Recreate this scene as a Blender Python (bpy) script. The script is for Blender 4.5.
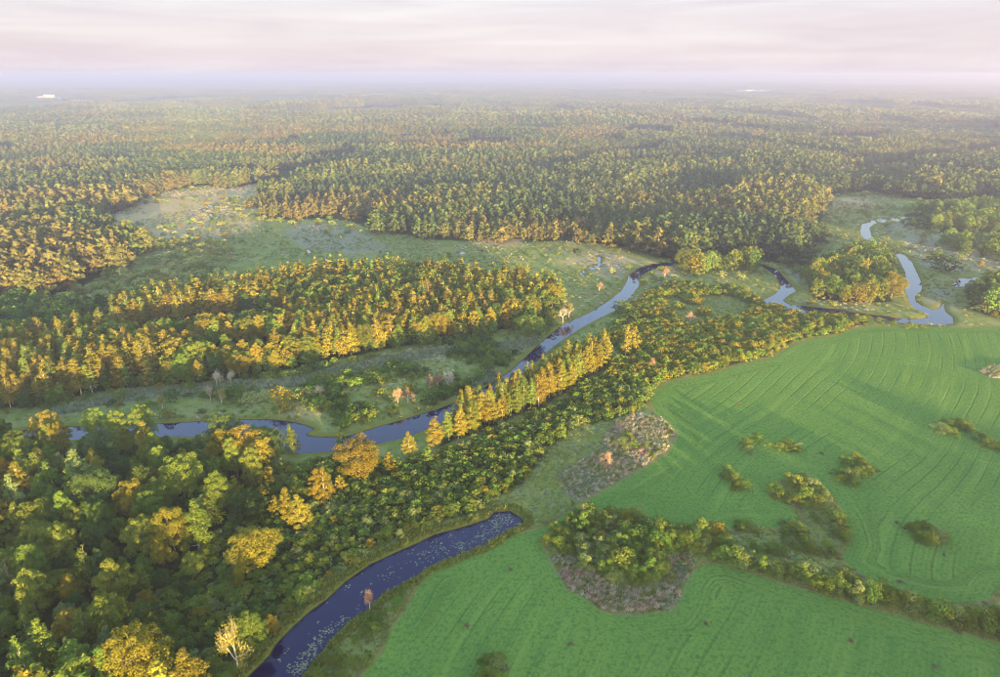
import bpy, math, random
import numpy as np
from mathutils import Vector

# ------------------------------------------------------------------ clear
for o in list(bpy.data.objects):
    bpy.data.objects.remove(o, do_unlink=True)
sc = bpy.context.scene
COL = sc.collection
random.seed(7)
RNG = np.random.default_rng(11)

# ------------------------------------------------------------------ camera
CAM_H = 120.0
FPX = 667.0                      # focal length in pixels of the 1000 px wide photograph
HORIZON_Y = 75.0
PITCH = math.atan((338.5 - HORIZON_Y) / FPX)
cam_data = bpy.data.cameras.new('camera')
cam_data.sensor_fit = 'HORIZONTAL'
cam_data.sensor_width = 36.0
cam_data.lens = 36.0 * FPX / 1000.0
cam_data.clip_start = 1.0
cam_data.clip_end = 120000.0
cam = bpy.data.objects.new('camera', cam_data)
cam.location = (0, 0, CAM_H)
cam.rotation_euler = (math.pi / 2 - PITCH, 0, 0)
COL.objects.link(cam)
sc.camera = cam
CP, SP = math.cos(PITCH), math.sin(PITCH)


def ray(px, py):
    x = (px - 500.0) / FPX
    y = (338.5 - py) / FPX
    return np.array([x, CP + y * SP, -SP + y * CP])


def G(px, py, z=0.0):
    """the point of the ground plane seen at a pixel of the photograph"""
    d = ray(px, py)
    t = (z - CAM_H) / d[2]
    return np.array([d[0] * t, d[1] * t])


def GP(pts):
    return np.array([G(a, b) for a, b in pts])


def project(x, y, z):
    """ground coordinates -> photograph pixels and depth"""
    dz = z - CAM_H
    dep = y * CP - dz * SP
    up = y * SP + dz * CP
    dep = np.maximum(dep, 1e-3)
    return 500 + FPX * x / dep, 338.5 - FPX * up / dep, dep


# ------------------------------------------------------------------ world and sun
ANTI = ray(188, 132)                        # the antisolar glow: the sun stands straight behind
ANTI = ANTI / np.linalg.norm(ANTI)
SUN_ELEV = math.asin(-ANTI[2])
SUN_AZ = math.atan2(-ANTI[0], -ANTI[1])     # clockwise from +Y

world = bpy.data.worlds.new('World')
sc.world = world
world.use_nodes = True
wn, wl = world.node_tree.nodes, world.node_tree.links
wn.clear()
w_out = wn.new('ShaderNodeOutputWorld')
w_bg = wn.new('ShaderNodeBackground')
w_sky = wn.new('ShaderNodeTexSky')
w_sky.sky_type = 'NISHITA'
w_sky.sun_disc = False
w_sky.sun_elevation = SUN_ELEV
w_sky.sun_rotation = SUN_AZ
w_sky.altitude = 100
w_sky.air_density = 1.0
w_sky.dust_density = 1.0
w_sky.ozone_density = 1.5
w_bg.inputs['Strength'].default_value = 0.15
# thin veil of haze and cirrus: strongest near the horizon, the same all round
w_geo = wn.new('ShaderNodeTexCoord')
w_sep = wn.new('ShaderNodeSeparateXYZ')
wl.new(w_geo.outputs['Generated'], w_sep.inputs[0])


def wmath(op, a, b=None, clamp=False):
    n = wn.new('ShaderNodeMath')
    n.operation = op
    n.use_clamp = clamp
    for i, v in enumerate((a, b)):
        if v is None:
            continue
        if isinstance(v, (int, float)):
            n.inputs[i].default_value = v
        else:
            wl.new(v, n.inputs[i])
    return n.outputs[0]


elev = wmath('MAXIMUM', w_sep.outputs[2], 0.0)
veil = wmath('MINIMUM', wmath('MULTIPLY', wmath('EXPONENT', wmath('MULTIPLY', elev, -5.0)), 1.58), 1.0)
w_map = wn.new('ShaderNodeMapping')
w_map.inputs['Scale'].default_value = (2.6, 2.6, 34.0)
wl.new(w_geo.outputs['Generated'], w_map.inputs[0])
w_noise = wn.new('ShaderNodeTexNoise')
w_noise.inputs['Scale'].default_value = 1.6
w_noise.inputs['Detail'].default_value = 6.0
w_noise.inputs['Roughness'].default_value = 0.55
w_noise.inputs['Distortion'].default_value = 0.5
wl.new(w_map.outputs[0], w_noise.inputs['Vector'])
w_ramp = wn.new('ShaderNodeValToRGB')
w_ramp.color_ramp.elements[0].position = 0.32
w_ramp.color_ramp.elements[0].color = (0, 0, 0, 1)
w_ramp.color_ramp.elements[1].position = 0.72
w_ramp.color_ramp.elements[1].color = (1, 1, 1, 1)
wl.new(w_noise.outputs['Fac'], w_ramp.inputs[0])
w_tint = wn.new('ShaderNodeMix')
w_tint.data_type = 'RGBA'
w_tint.inputs['A'].default_value = (0.385, 0.338, 0.392, 1)       # lavender veil
w_tint.inputs['B'].default_value = (0.470, 0.432, 0.462, 1)        # paler cirrus
wl.new(w_ramp.outputs[0], w_tint.inputs['Factor'])
w_mix = wn.new('ShaderNodeMix')
w_mix.data_type = 'RGBA'
wl.new(wmath('MULTIPLY', veil, 0.97), w_mix.inputs['Factor'])
w_cool = wn.new('ShaderNodeMix')
w_cool.data_type = 'RGBA'
w_cool.blend_type = 'MULTIPLY'
w_cool.inputs['Factor'].default_value = 1.0
w_cool.inputs['B'].default_value = (0.95, 1.00, 1.04, 1)      # white balance of the veil light
wl.new(w_sky.outputs[0], w_cool.inputs['A'])
wl.new(w_cool.outputs['Result'], w_mix.inputs['A'])
wl.new(w_tint.outputs['Result'], w_mix.inputs['B'])
wl.new(w_mix.outputs['Result'], w_bg.inputs['Color'])
wl.new(w_bg.outputs[0], w_out.inputs[0])

sun_data = bpy.data.lights.new('sun', 'SUN')
sun_data.energy = 4.3
sun_data.color = (1.0, 0.66, 0.28)
sun_data.angle = math.radians(0.6)
sun = bpy.data.objects.new('sun', sun_data)
sun.rotation_euler = Vector(ANTI).to_track_quat('-Z', 'Y').to_euler()
sun.location = (0, 0, 300)
COL.objects.link(sun)

sc.view_settings.view_transform = 'Standard'
sc.view_settings.look = 'None'
sc.view_settings.gamma = 1.0
sc.view_settings.use_curve_mapping = False
sc.view_settings.exposure = 3.62
sc.render.engine = 'CYCLES'
sc.cycles.use_denoising = True
sc.cycles.filter_width = 1.1
sc.cycles.max_bounces = 5
sc.cycles.diffuse_bounces = 2
sc.cycles.glossy_bounces = 2
sc.cycles.transmission_bounces = 2
sc.cycles.volume_bounces = 0
sc.cycles.caustics_reflective = False
sc.cycles.caustics_refractive = False
sc.cycles.sample_clamp_indirect = 4.0

# ------------------------------------------------------------------ material helpers


def new_mat(name):
    m = bpy.data.materials.new(name)
    m.use_nodes = True
    nt = m.node_tree
    nt.nodes.clear()
    return m, nt, nt.nodes, nt.links


class NT:
    """small helper to wire shader nodes"""

    def __init__(self, name):
        self.m, self.nt, self.n, self.l = new_mat(name)
        self.out = self.n.new('ShaderNodeOutputMaterial')

    def node(self, t, **kw):
        n = self.n.new(t)
        for k, v in kw.items():
            setattr(n, k, v)
        return n

    def put(self, sock, v):
        if hasattr(v, 'links'):
            self.l.new(v, sock)
        elif isinstance(v, (tuple, list)) and len(v) == 3 and sock.type == 'RGBA':
            sock.default_value = (*v, 1)
        else:
            sock.default_value = v

    def math(self, op, a, b=None, c=None, clamp=False):
        n = self.node('ShaderNodeMath', operation=op, use_clamp=clamp)
        for i, v in enumerate((a, b, c)):
            if v is not None:
                self.put(n.inputs[i], v)
        return n.outputs[0]

    def mix(self, f, a, b, blend='MIX'):
        n = self.node('ShaderNodeMix', data_type='RGBA', blend_type=blend)
        self.put(n.inputs['Factor'], f)
        self.put(n.inputs['A'], a)
        self.put(n.inputs['B'], b)
        return n.outputs['Result']

    def noise(self, scale, detail=4, rough=0.55, vec=None, dist=0.0):
        n = self.node('ShaderNodeTexNoise')
        n.inputs['Scale'].default_value = scale
        n.inputs['Detail'].default_value = detail
        n.inputs['Roughness'].default_value = rough
        n.inputs['Distortion'].default_value = dist
        if vec is not None:
            self.l.new(vec, n.inputs['Vector'])
        return n.outputs['Fac']

    def smooth(self, v, a, b):
        n = self.node('ShaderNodeMapRange', interpolation_type='SMOOTHSTEP')
        self.put(n.inputs['Value'], v)
        n.inputs['From Min'].default_value = a
        n.inputs['From Max'].default_value = b
        return n.outputs['Result']

    def attr(self, name):
        n = self.node('ShaderNodeAttribute', attribute_name=name)
        return n.outputs['Fac']


def leaf_mat(name, col, col2, transl=0.42):
    t = NT(name)
    v = t.attr('tone')
    oi = t.node('ShaderNodeObjectInfo')
    r = oi.outputs['Random']
    base = t.mix(v, col, col2)
    hs = t.node('ShaderNodeHueSaturation')
    t.put(hs.inputs['Color'], base)
    t.put(hs.inputs['Hue'], t.math('MULTIPLY_ADD', r, 0.035, 0.482))
    t.put(hs.inputs['Value'], t.math('MULTIPLY_ADD', t.math('FRACT', t.math('MULTIPLY', r, 17.3)), 0.5, 0.75))
    d = t.node('ShaderNodeBsdfDiffuse')
    t.l.new(hs.outputs[0], d.inputs['Color'])
    tr = t.node('ShaderNodeBsdfTranslucent')
    t.l.new(hs.outputs[0], tr.inputs['Color'])
    ms = t.node('ShaderNodeMixShader')
    ms.inputs[0].default_value = transl
    t.l.new(d.outputs[0], ms.inputs[1])
    t.l.new(tr.outputs[0], ms.inputs[2])
    t.l.new(ms.outputs[0], t.out.inputs['Surface'])
    return t.m


def bark_mat(name, c1, c2):
    t = NT(name)
    tc = t.node('ShaderNodeTexCoord')
    f = t.noise(3.0, 5, 0.6, tc.outputs['Object'])
    d = t.node('ShaderNodeBsdfDiffuse')
    t.put(d.inputs['Color'], t.mix(t.smooth(f, 0.35, 0.65), c1, c2))
    t.l.new(d.outputs[0], t.out.inputs['Surface'])
    return t.m


M = {}
M['green'] = leaf_mat('leaf_green', (0.095, 0.165, 0.026), (0.165, 0.250, 0.042))
M['olive'] = leaf_mat('leaf_olive', (0.120, 0.172, 0.026), (0.190, 0.238, 0.038))
M['gold'] = leaf_mat('leaf_gold', (0.188, 0.182, 0.022), (0.285, 0.240, 0.032))
M['wood_green'] = leaf_mat('forest_green', (0.076, 0.118, 0.034), (0.125, 0.172, 0.048))
M['wood_olive'] = leaf_mat('forest_olive', (0.110, 0.132, 0.034), (0.168, 0.182, 0.050))
M['wood_gold'] = leaf_mat('forest_gold', (0.135, 0.130, 0.036), (0.190, 0.170, 0.050))
M['wood_dark'] = leaf_mat('forest_dark', (0.044, 0.078, 0.032), (0.074, 0.114, 0.042))
M['dark'] = leaf_mat('leaf_dark', (0.050, 0.100, 0.024), (0.090, 0.145, 0.036))
M['silver'] = leaf_mat('leaf_silver', (0.140, 0.200, 0.055), (0.230, 0.285, 0.095))
M['dry'] = leaf_mat('leaf_dry', (0.30, 0.17, 0.085), (0.40, 0.26, 0.14))
M['reed'] = leaf_mat('reed_blade', (0.36, 0.38, 0.24), (0.56, 0.45, 0.33))
M['sedge'] = leaf_mat('sedge_blade', (0.19, 0.25, 0.13), (0.30, 0.33, 0.21))
M['grass'] = leaf_mat('grass_blade', (0.16, 0.22, 0.040), (0.28, 0.28, 0.065))
M['meadow'] = leaf_mat('meadow_blade', (0.22, 0.26, 0.055), (0.36, 0.34, 0.10))
M['rust'] = leaf_mat('rust_blade', (0.40, 0.28, 0.19), (0.54, 0.38, 0.27))
M['willow'] = leaf_mat('leaf_willow', (0.22, 0.27, 0.085), (0.36, 0.38, 0.14))
M['pad'] = leaf_mat('lily_pad', (0.09, 0.11, 0.055), (0.21, 0.21, 0.14), 0.05)
M['weed'] = leaf_mat('weed', (0.16, 0.06, 0.075), (0.22, 0.10, 0.10), 0.2)
M['bark'] = bark_mat('bark_grey', (0.10, 0.085, 0.07), (0.30, 0.27, 0.23))
M['pale'] = bark_mat('bark_pale', (0.38, 0.31, 0.25), (0.60, 0.53, 0.45))

# ------------------------------------------------------------------ photograph outlines
# (pixels of the photograph, turned into ground coordinates)
POND = [(190, 790), (247, 677), (270, 655), (276, 644), (291.5, 628), (310, 611), (328, 598), (346, 581), (370, 564),
        (400, 550), (416.5, 543), (435, 534), (452, 529.6), (470, 524.5), (489, 518), (495, 511.5), (509.6, 510.5),
        (520, 517), (523, 521), (511.7, 527.6), (497, 535), (487, 542), (468, 550), (448, 557.6), (429, 565),
        (412, 577), (400, 583.5), (380, 594), (366, 609), (346, 621.6), (333, 634.6), (315, 657), (300, 675), (262, 790)]
RIVER = [(-260, 500), (-80, 446), (0, 434), (20, 430), (60, 426), (110, 426), (180, 422), (230, 419), (273, 419), (290, 421),
         (302, 423.6), (314, 428), (306, 432), (307, 435), (320, 436.4), (346, 436), (360, 432), (380, 425.6), (400, 420),
         (420, 414), (440, 408), (471, 395.7), (495, 381), (510, 371), (524, 358.5), (535, 348), (547, 337), (563, 324),
         (589.6, 312.4), (611, 299), (621.6, 290), (627, 281.4), (628.7, 275), (639.3, 268), (653.5, 263.7), (673, 261.6),
         (700, 261), (735, 262), (762.7, 264), (777, 269), (784.4, 277.5), (791.7, 284.8), (795.8, 290), (787.5, 295),
         (782.4, 300), (789.6, 304.4), (814.4, 307), (841, 309), (857.8, 312.7), (885, 315.8), (901, 318), (915.8, 318.9),
         (928, 316.8), (928, 313.7), (915.8, 308.6), (909.6, 302), (907.6, 295), (904.5, 289), (907.6, 282.7),
         (905.5, 272.4), (901, 262), (896, 254), (888, 248), (865, 238.3), (861, 234), (861, 226), (866, 221.7),
         (880.7, 219), (893, 218), (915, 217), (915, 218.6), (893, 219.8), (876.5, 221.7), (869, 227), (872.4, 238),
         (894, 249.5), (904.5, 254.8), (911.7, 261), (915.8, 270), (922, 282.7), (922, 289), (914.8, 295), (915.8, 301),
         (924, 306.5), (934, 309.6), (939.6, 307.5), (944.8, 301.3), (943.7, 305.5), (945.8, 311.7), (953, 317),
         (954, 322), (942.7, 324), (920, 323.6), (903, 321.5), (880.6, 319.5), (856, 316.2), (829, 314.4), (806, 312.7),
         (787.5, 309.6), (771, 306.5), (762.7, 300), (775, 294), (781, 287), (779, 279.6), (771, 271), (762.7, 266),
         (735, 264.4), (700, 263.4), (672, 263.9), (653.5, 267.6), (642.8, 273.4), (639, 278), (639, 285), (630.4, 295.6),
         (618, 308), (593, 320.4), (579, 328.4), (561, 340), (548, 350), (530, 366), (512, 381), (490, 394), (470, 405),
         (446, 419), (424, 429), (406, 436), (380, 442), (356, 447), (334, 450), (316, 451.6), (298, 452), (280, 447),
         (240, 438), (180, 435), (110, 437), (60, 439), (0, 446), (-80, 460), (-260, 520)]
INLET = [(951, 285.5), (959, 278.6), (974.8, 278), (1010, 279), (1010, 284), (973.7, 283.7), (961, 285.5), (950.5, 287)]
CREEK = [(962, 238), (997.5, 236.4), (1040, 236), (1040, 238.2), (997.5, 238.4), (963, 239.4)]
STREAM = [(579, 274.3), (584, 269), (593, 266), (598.5, 263.7), (597.6, 258.4), (599.4, 255.7), (602, 255.7), (600, 262),
          (602, 264.6), (596.7, 267.6), (586, 269.4), (581.7, 275.7)]
POOLS = [[(574, 247.5), (578.5, 248), (577, 252.5), (573, 252)], [(545, 248.5), (550, 247.3), (550, 248.6), (546, 249.6)],
         [(306.5, 249.5), (309, 249), (312, 254), (309, 254)], [(323, 258), (326, 257.5), (334, 264), (330, 263.5)],
         [(339, 238), (342, 234), (343, 235), (340.5, 239)], [(209, 213), (212.5, 213), (213, 216.5), (209.5, 216.5)],
         [(208, 206), (211, 204.5), (212, 206), (209, 207.2)], [(202, 208.6), (205, 208.2), (205, 209.8), (202, 210)],
         [(230.5, 225), (235, 224.4), (235, 225.8), (231, 226.2)], [(224, 227.6), (228, 227.2), (228, 228.4), (224, 228.8)],
         [(455, 252.4), (466, 251.4), (466, 252.6), (456, 253.4)], [(478, 249.8), (484, 249), (484, 250), (479, 250.8)]]
FIELD = [(1300, 326), (1000, 327), (960, 328), (930, 327.5), (900, 327.5), (872, 326.5), (850, 330), (838, 335.6), (808.8, 340),
         (792, 345), (772.8, 358), (744, 364), (705.6, 375), (669.6, 382), (655, 391), (650, 400), (655, 412), (672, 427),
         (679, 434), (667, 454), (641, 470.5), (617, 483.5), (594, 496), (576, 507), (558, 520), (545, 527), (520, 533),
         (500, 538), (472, 554), (450, 563), (432, 571), (420, 584), (412, 600), (393.6, 626), (383, 652), (362, 675),
         (300, 790), (1400, 790)]
ROUGH = [(538, 540), (551, 559), (568, 590), (585, 597.6), (601.6, 612), (616, 615), (645, 614), (671, 611), (679.6, 600),
         (685.6, 581), (695, 569), (707, 564), (726, 565), (762, 576.4), (790, 586), (832, 597), (888, 613), (916, 621),
         (961, 632), (1000, 643.6), (1150, 690), (1150, 590), (1000, 585), (989, 600), (961, 603), (933, 600), (888, 588),
         (871, 579), (851.6, 568), (841, 558), (851, 539), (845.6, 520), (837, 503), (828, 490), (804, 472), (784, 478.6),
         (766, 487), (768.6, 496), (788, 505), (799, 514), (797, 522.6), (773, 529), (753, 525), (740, 524), (724, 531.6),
         (678, 527), (650, 523), (640, 506), (621, 509), (611, 516), (590, 506), (575, 518), (573, 524), (546, 531)]
REED_A = [(556, 474), (567, 493.6), (580, 501), (594, 494), (617, 481), (641, 468), (665, 452), (677, 434), (662, 418),
          (633.6, 415), (617, 420), (608, 432), (603, 445), (590, 456), (570.6, 466.6)]
REED_B = [(551, 560), (569, 589), (585, 596), (602, 610), (616, 613), (645, 612), (670, 609), (678, 600), (684, 581), (694, 568),
          (690, 553), (667, 556), (668, 574), (655, 587), (635, 589), (610, 584), (595, 574), (575, 560), (562, 550)]
REED_C = [(978, 372), (990, 366), (1010, 364), (1040, 370), (1020, 380), (992, 378)]
SEDGES = [[(40, 413), (100, 397), (150, 389), (240, 382), (300, 378), (340, 366), (400, 354), (430, 350), (458, 346), (457, 350.5),
           (430, 358), (400, 362), (350, 373), (300, 386), (240, 392), (150, 398), (100, 406), (50, 418)],
          [(494, 345), (515, 340), (540, 337), (535, 345), (520, 352), (500, 353)],
          [(470, 380), (485, 372), (500, 374), (492, 382), (478, 389)],
          [(590, 267), (610, 264), (628, 268), (626, 278), (605, 278), (588, 273)],
          [(895, 222), (940, 235), (1000, 243), (1000, 268), (960, 272), (925, 268), (905, 245), (880, 226)],
          [(785, 268), (803, 268), (806, 282), (797, 284)], [(925, 286), (950, 290), (958, 318), (948, 308), (925, 303)],
          [(895, 262), (903, 275), (901, 290), (890, 285)],
          [(300, 222), (350, 226), (395, 250), (350, 254), (300, 247), (285, 232)]]
TANS = [[(95, 230), (130, 206), (170, 193), (230, 187), (285, 185), (275, 203), (258, 217), (252, 232), (200, 241), (150, 241)],
        [(474, 240), (500, 237), (520, 241), (516, 248), (490, 247)], [(560, 262), (600, 270), (640, 262), (600, 250)],
        [(650, 262), (680, 268), (672, 282), (648, 276)], [(280, 430), (300, 400), (325, 402), (320, 412), (300, 418)],
        [(820, 200), (865, 196), (880, 205), (840, 212)]]
PATH_SPOT = [(575, 506), (590, 500), (560, 518), (545, 525)]

# where trees stand (outlines of the ground their trunks rise from)
WOOD_NEAR = [(-420, 470), (-150, 462), (0, 452), (100, 447), (200, 443), (262, 451), (276, 464), (262, 484), (240, 505), (222, 532),
             (196, 562), (150, 602), (168, 642), (205, 690), (190, 790), (-420, 790)]
ASPEN_ROW = [(440, 446), (470, 436), (510, 419), (537, 409), (560, 396), (590, 377), (612, 362), (603, 352), (578, 362),
             (548, 377), (512, 397), (472, 417), (447, 432)]
WOOD_MID = [(-320, 418), (-50, 408), (0, 408), (45, 406), (60, 400), (100, 391), (150, 385), (200, 382), (260, 376), (330, 361),
            (400, 346), (450, 338), (500, 330), (530, 325), (548, 318), (562, 302), (556, 291), (520, 284), (450, 277), (380, 275),
            (330, 277), (290, 283), (240, 291), (200, 298), (150, 306), (112, 319), (118, 331), (60, 337), (0, 347), (-320, 360)]
WOOD_ISLAND = [(815, 299), (845, 303), (892, 302), (887, 280), (884, 262), (870, 256), (850, 262), (827, 271), (808, 281)]
WOOD_EAST = [(966, 307), (985, 315), (1010, 316), (1080, 310), (1060, 290), (1010, 288), (985, 292)]
WOOD_EAST_FAR = [(905, 214), (900, 224), (940, 233), (985, 233), (1100, 232), (1100, 205), (960, 209)]
WOOD_EAST_STRIP = [(936, 248), (960, 257), (1000, 262), (1090, 268), (1090, 254), (1000, 247), (950, 240)]
WOOD_ELBOW = [(676, 271), (700, 274), (735, 272), (762, 276), (757, 267), (735, 266.5), (700, 265.5), (680, 265.5)]
WOOD_LEFT = [(-320, 364), (-60, 352), (0, 345), (60, 335), (114, 324), (106, 310), (60, 308), (30, 302), (-60, 318), (-320, 335)]
GLADE = [(128, 331), (160, 324), (230, 318), (285, 313), (300, 319), (240, 333), (180, 340), (140, 343)]
WOOD_FOOT = [(-50, 412), (0, 411), (45, 409), (100, 394), (150, 388), (200, 385), (260, 379), (330, 364), (400, 349), (450, 341), (500, 333),
             (530, 328), (550, 320), (545, 314), (500, 326), (450, 334), (400, 342), (330, 357), (260, 372), (200, 378), (100, 386), (45, 401), (-50, 404)]
# open ground beyond the river that interrupts the great forest
OPEN_FAR = [(-320, 372), (-320, 345), (0, 330), (55, 305), (95, 280), (140, 252), (108, 240), (98, 226), (128, 205), (165, 191), (205, 185), (235, 190),
            (262, 181), (310, 177), (318, 180), (262, 196), (246, 206), (262, 219), (300, 219), (342, 220), (392, 233),
            (432, 239), (500, 244), (560, 241), (602, 244), (645, 249), (655, 257), (690, 261), (735, 262), (765, 262), (792, 265),
            (815, 262), (812, 240), (825, 216), (812, 206), (832, 196), (872, 190), (900, 197), (930, 200), (1000, 203), (1300, 205),
            (1300, 420), (-320, 420)]
GAPS = [[(450, 112), (456, 112), (450, 136), (440, 136)],
        [(600, 165), (700, 160), (720, 163), (620, 169)],
        [(560, 150), (660, 146), (690, 149), (590, 154)],
        [(0, 178), (60, 170), (130, 172), (60, 182)],
        [(40, 116), (110, 113), (130, 118), (60, 121)], [(180, 106), (280, 103), (300, 106), (210, 110)],
        [(580, 131), (700, 128), (720, 131), (600, 134)], [(380, 146), (470, 140), (520, 143), (420, 151)],
        [(825, 172), (960, 152), (1000, 150), (1000, 154), (860, 176)]]
SHRUB_BELT = [(275, 468), (340, 457), (400, 464), (440, 454), (510, 427), (560, 402), (600, 380), (622, 352), (604, 338), (620, 318),
              (645, 296), (668, 284), (740, 290), (762, 306), (800, 316), (850, 319), (866, 322), (838, 333), (806, 338), (790, 342),
              (770, 356), (744, 361), (705, 372), (668, 379), (651, 388), (646, 402), (636, 412), (620, 417), (576, 427), (563, 438),
              (549, 446), (535, 470), (520, 486), (489, 503), (470, 515), (440, 523), (410, 540), (380, 554), (350, 571),
              (322, 594), (302, 611), (286, 628), (268, 646), (232, 690), (200, 790), (100, 790), (168, 700), (150, 602), (200, 560), (222, 532), (262, 484)]
MEADOW_HOLE = [(660, 296), (700, 290), (750, 300), (748, 318), (715, 322), (690, 330), (676, 318)]
SHRUB_BANK = [(290, 700), (318, 662), (340, 638), (372, 616), (398, 598), (416, 586), (410, 604), (391, 627), (379, 652), (355, 682), (320, 740), (280, 740)]
SHRUB_FAR = [(20, 322), (70, 292), (120, 262), (150, 240), (205, 240), (232, 252), (225, 272), (180, 292), (130, 312), (80, 326)]
SHRUB_RIVER = [(10, 405), (200, 384), (300, 372), (380, 354), (450, 340), (520, 330), (552, 318), (548, 333), (530, 344), (500, 372), (470, 390),
               (440, 402), (400, 414), (370, 424), (345, 430), (330, 415), (290, 400), (180, 398), (60, 412)]
SHRUB_EAST = [(770, 262), (815, 262), (826, 268), (806, 282), (790, 270)]
THICKET = [(541, 539), (556, 553), (575, 558), (600, 580), (632, 590), (655, 588), (667, 574), (676, 556), (690, 552), (726, 562),
           (724, 536), (680, 530), (648, 527), (620, 516), (590, 512), (565, 524)]

W = {k: GP(v) for k, v in dict(pond=POND, river=RIVER, inlet=INLET, creek=CREEK, stream=STREAM, field=FIELD, rough=ROUGH,
     reed_a=REED_A, reed_b=REED_B, reed_c=REED_C, wood_near=WOOD_NEAR, aspen_row=ASPEN_ROW, wood_mid=WOOD_MID,
     island=WOOD_ISLAND, east=WOOD_EAST, east_far=WOOD_EAST_FAR, east_strip=WOOD_EAST_STRIP, elbow=WOOD_ELBOW,
     open_far=OPEN_FAR, belt=SHRUB_BELT, hole=MEADOW_HOLE, bank=SHRUB_BANK, shrub_far=SHRUB_FAR, shrub_river=SHRUB_RIVER,
     glade=GLADE, shrub_east=SHRUB_EAST, wood_left=WOOD_LEFT, wood_foot=WOOD_FOOT, thicket=THICKET).items()}
WATERS = [W['pond'], W['river'], W['inlet'], W['creek'], W['stream']] + [GP(p) for p in POOLS]
SEDGE_W = [GP(p) for p in SEDGES]
TAN_W = [GP(p) for p in TANS]
GAP_W = [GP(p) for p in GAPS]
PALE_W = [GP(p) for p in [[(640, 91.4), (690, 90.6), (690, 92.0), (645, 92.8)], [(715, 91.0), (775, 91.0), (780, 92.6), (720, 93.2)],
                          [(700, 107), (718, 106.2), (722, 108), (704, 109)], [(70, 101.5), (88, 100.8), (90, 102.2), (72, 102.8)],
                          [(30, 98.5), (60, 98.5), (62, 101.5), (28, 101.5)], [(740, 92.6), (770, 92.4), (772, 94.6), (740, 94.8)]]]


def inside(P, poly):
    x, y = P[:, 0], P[:, 1]
    r = np.zeros(len(P), bool)
    n = len(poly)
    for i in range(n):
        x1, y1 = poly[i]
        x2, y2 = poly[(i + 1) % n]
        c = ((y1 > y) != (y2 > y))
        if c.any():
            r ^= c & (x < (x2 - x1) * (y - y1) / (y2 - y1 + 1e-12) + x1)
    return r


def edge_dist(P, poly):
    d = np.full(len(P), 1e18)
    n = len(poly)
    for i in range(n):
        a = poly[i]
        e = poly[(i + 1) % n] - a
        L = float(e @ e) + 1e-9
        q = P - a
        t = np.clip((q @ e) / L, 0, 1)
        r = q - t[:, None] * e
        d = np.minimum(d, (r * r).sum(1))
    return np.sqrt(d)


def sdf(P, poly):
    d = edge_dist(P, poly)
    return np.where(inside(P, poly), -d, d)


def sdf_any(P, polys):
    """signed distance to a union, only near the polygons' boxes (else a large number)"""
    out = np.full(len(P), 500.0)
    for poly in polys:
        lo, hi = poly.min(0) - 60, poly.max(0) + 60
        m = ((P > lo) & (P < hi)).all(1)
        if m.any():
            out[m] = np.minimum(out[m], sdf(P[m], poly))
    return out


# smooth value noise for masks
_tab = RNG.random((256, 256))


def vnoise(P, scale, seed=0):
    q = P / scale + seed * 37.7
    i = np.floor(q).astype(int)
    f = q - i
    f = f * f * (3 - 2 * f)
    a = _tab[i[:, 0] % 256, i[:, 1] % 256]
    b = _tab[(i[:, 0] + 1) % 256, i[:, 1] % 256]
    c = _tab[i[:, 0] % 256, (i[:, 1] + 1) % 256]
    d = _tab[(i[:, 0] + 1) % 256, (i[:, 1] + 1) % 256]
    return (a * (1 - f[:, 0]) + b * f[:, 0]) * (1 - f[:, 1]) + (c * (1 - f[:, 0]) + d * f[:, 0]) * f[:, 1]


# ------------------------------------------------------------------ mesh helpers
def mesh_from(name, verts, faces=None, quads=None, smooth=False):
    """numpy -> mesh; quads is an (n,4) int array, faces a list"""
    me = bpy.data.meshes.new(name)
    verts = np.asarray(verts, np.float32)
    if quads is not None:
        quads = np.asarray(quads, np.int32)
        k = quads.shape[1]
        me.vertices.add(len(verts))
        me.vertices.foreach_set('co', verts.ravel())
        me.loops.add(quads.size)
        me.loops.foreach_set('vertex_index', quads.ravel())
        me.polygons.add(len(quads))
        me.polygons.foreach_set('loop_start', np.arange(0, quads.size, k, dtype=np.int32))
        me.polygons.foreach_set('loop_total', np.full(len(quads), k, np.int32))
        me.update(calc_edges=True)
    else:
        me.from_pydata([tuple(v) for v in verts.tolist()], [], faces)
        me.update()
    if smooth:
        me.polygons.foreach_set('use_smooth', np.ones(len(me.polygons), bool))
    return me


def set_attr(me, name, data, domain='POINT', typ='FLOAT'):
    a = me.attributes.new(name, typ, domain)
    key = 'vector' if typ == 'FLOAT_VECTOR' else 'value'
    a.data.foreach_set(key, np.ascontiguousarray(np.asarray(data, np.int32 if typ == 'INT' else np.float32).ravel()))


def link(o, parent=None):
    COL.objects.link(o)
    if parent is not None:
        o.parent = parent
    return o


def tag(o, label=None, cat=None, group=None, kind=None):
    for k, v in (('label', label), ('category', cat), ('group', group), ('kind', kind)):
        if v:
            o[k] = v
    return o


# ------------------------------------------------------------------ ground
WATER_Z = -0.45
dense_az = np.radians(np.linspace(-47, 47, 440))
side_az = np.radians(np.linspace(47, 313, 60)[1:-1])
AZ = np.concatenate([dense_az, side_az])
pys = np.concatenate([np.arange(720, 200, -2.0), np.arange(200, 110, -1.5), np.arange(110, 79, -1.0), [77.5, 76.3, 75.8, 75.45]])
rad = np.array([np.linalg.norm(G(500, p)) for p in pys])
rad = np.concatenate([[6, 25, 50, 75], rad])
rr, aa = np.meshgrid(rad, AZ, indexing='ij')
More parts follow.
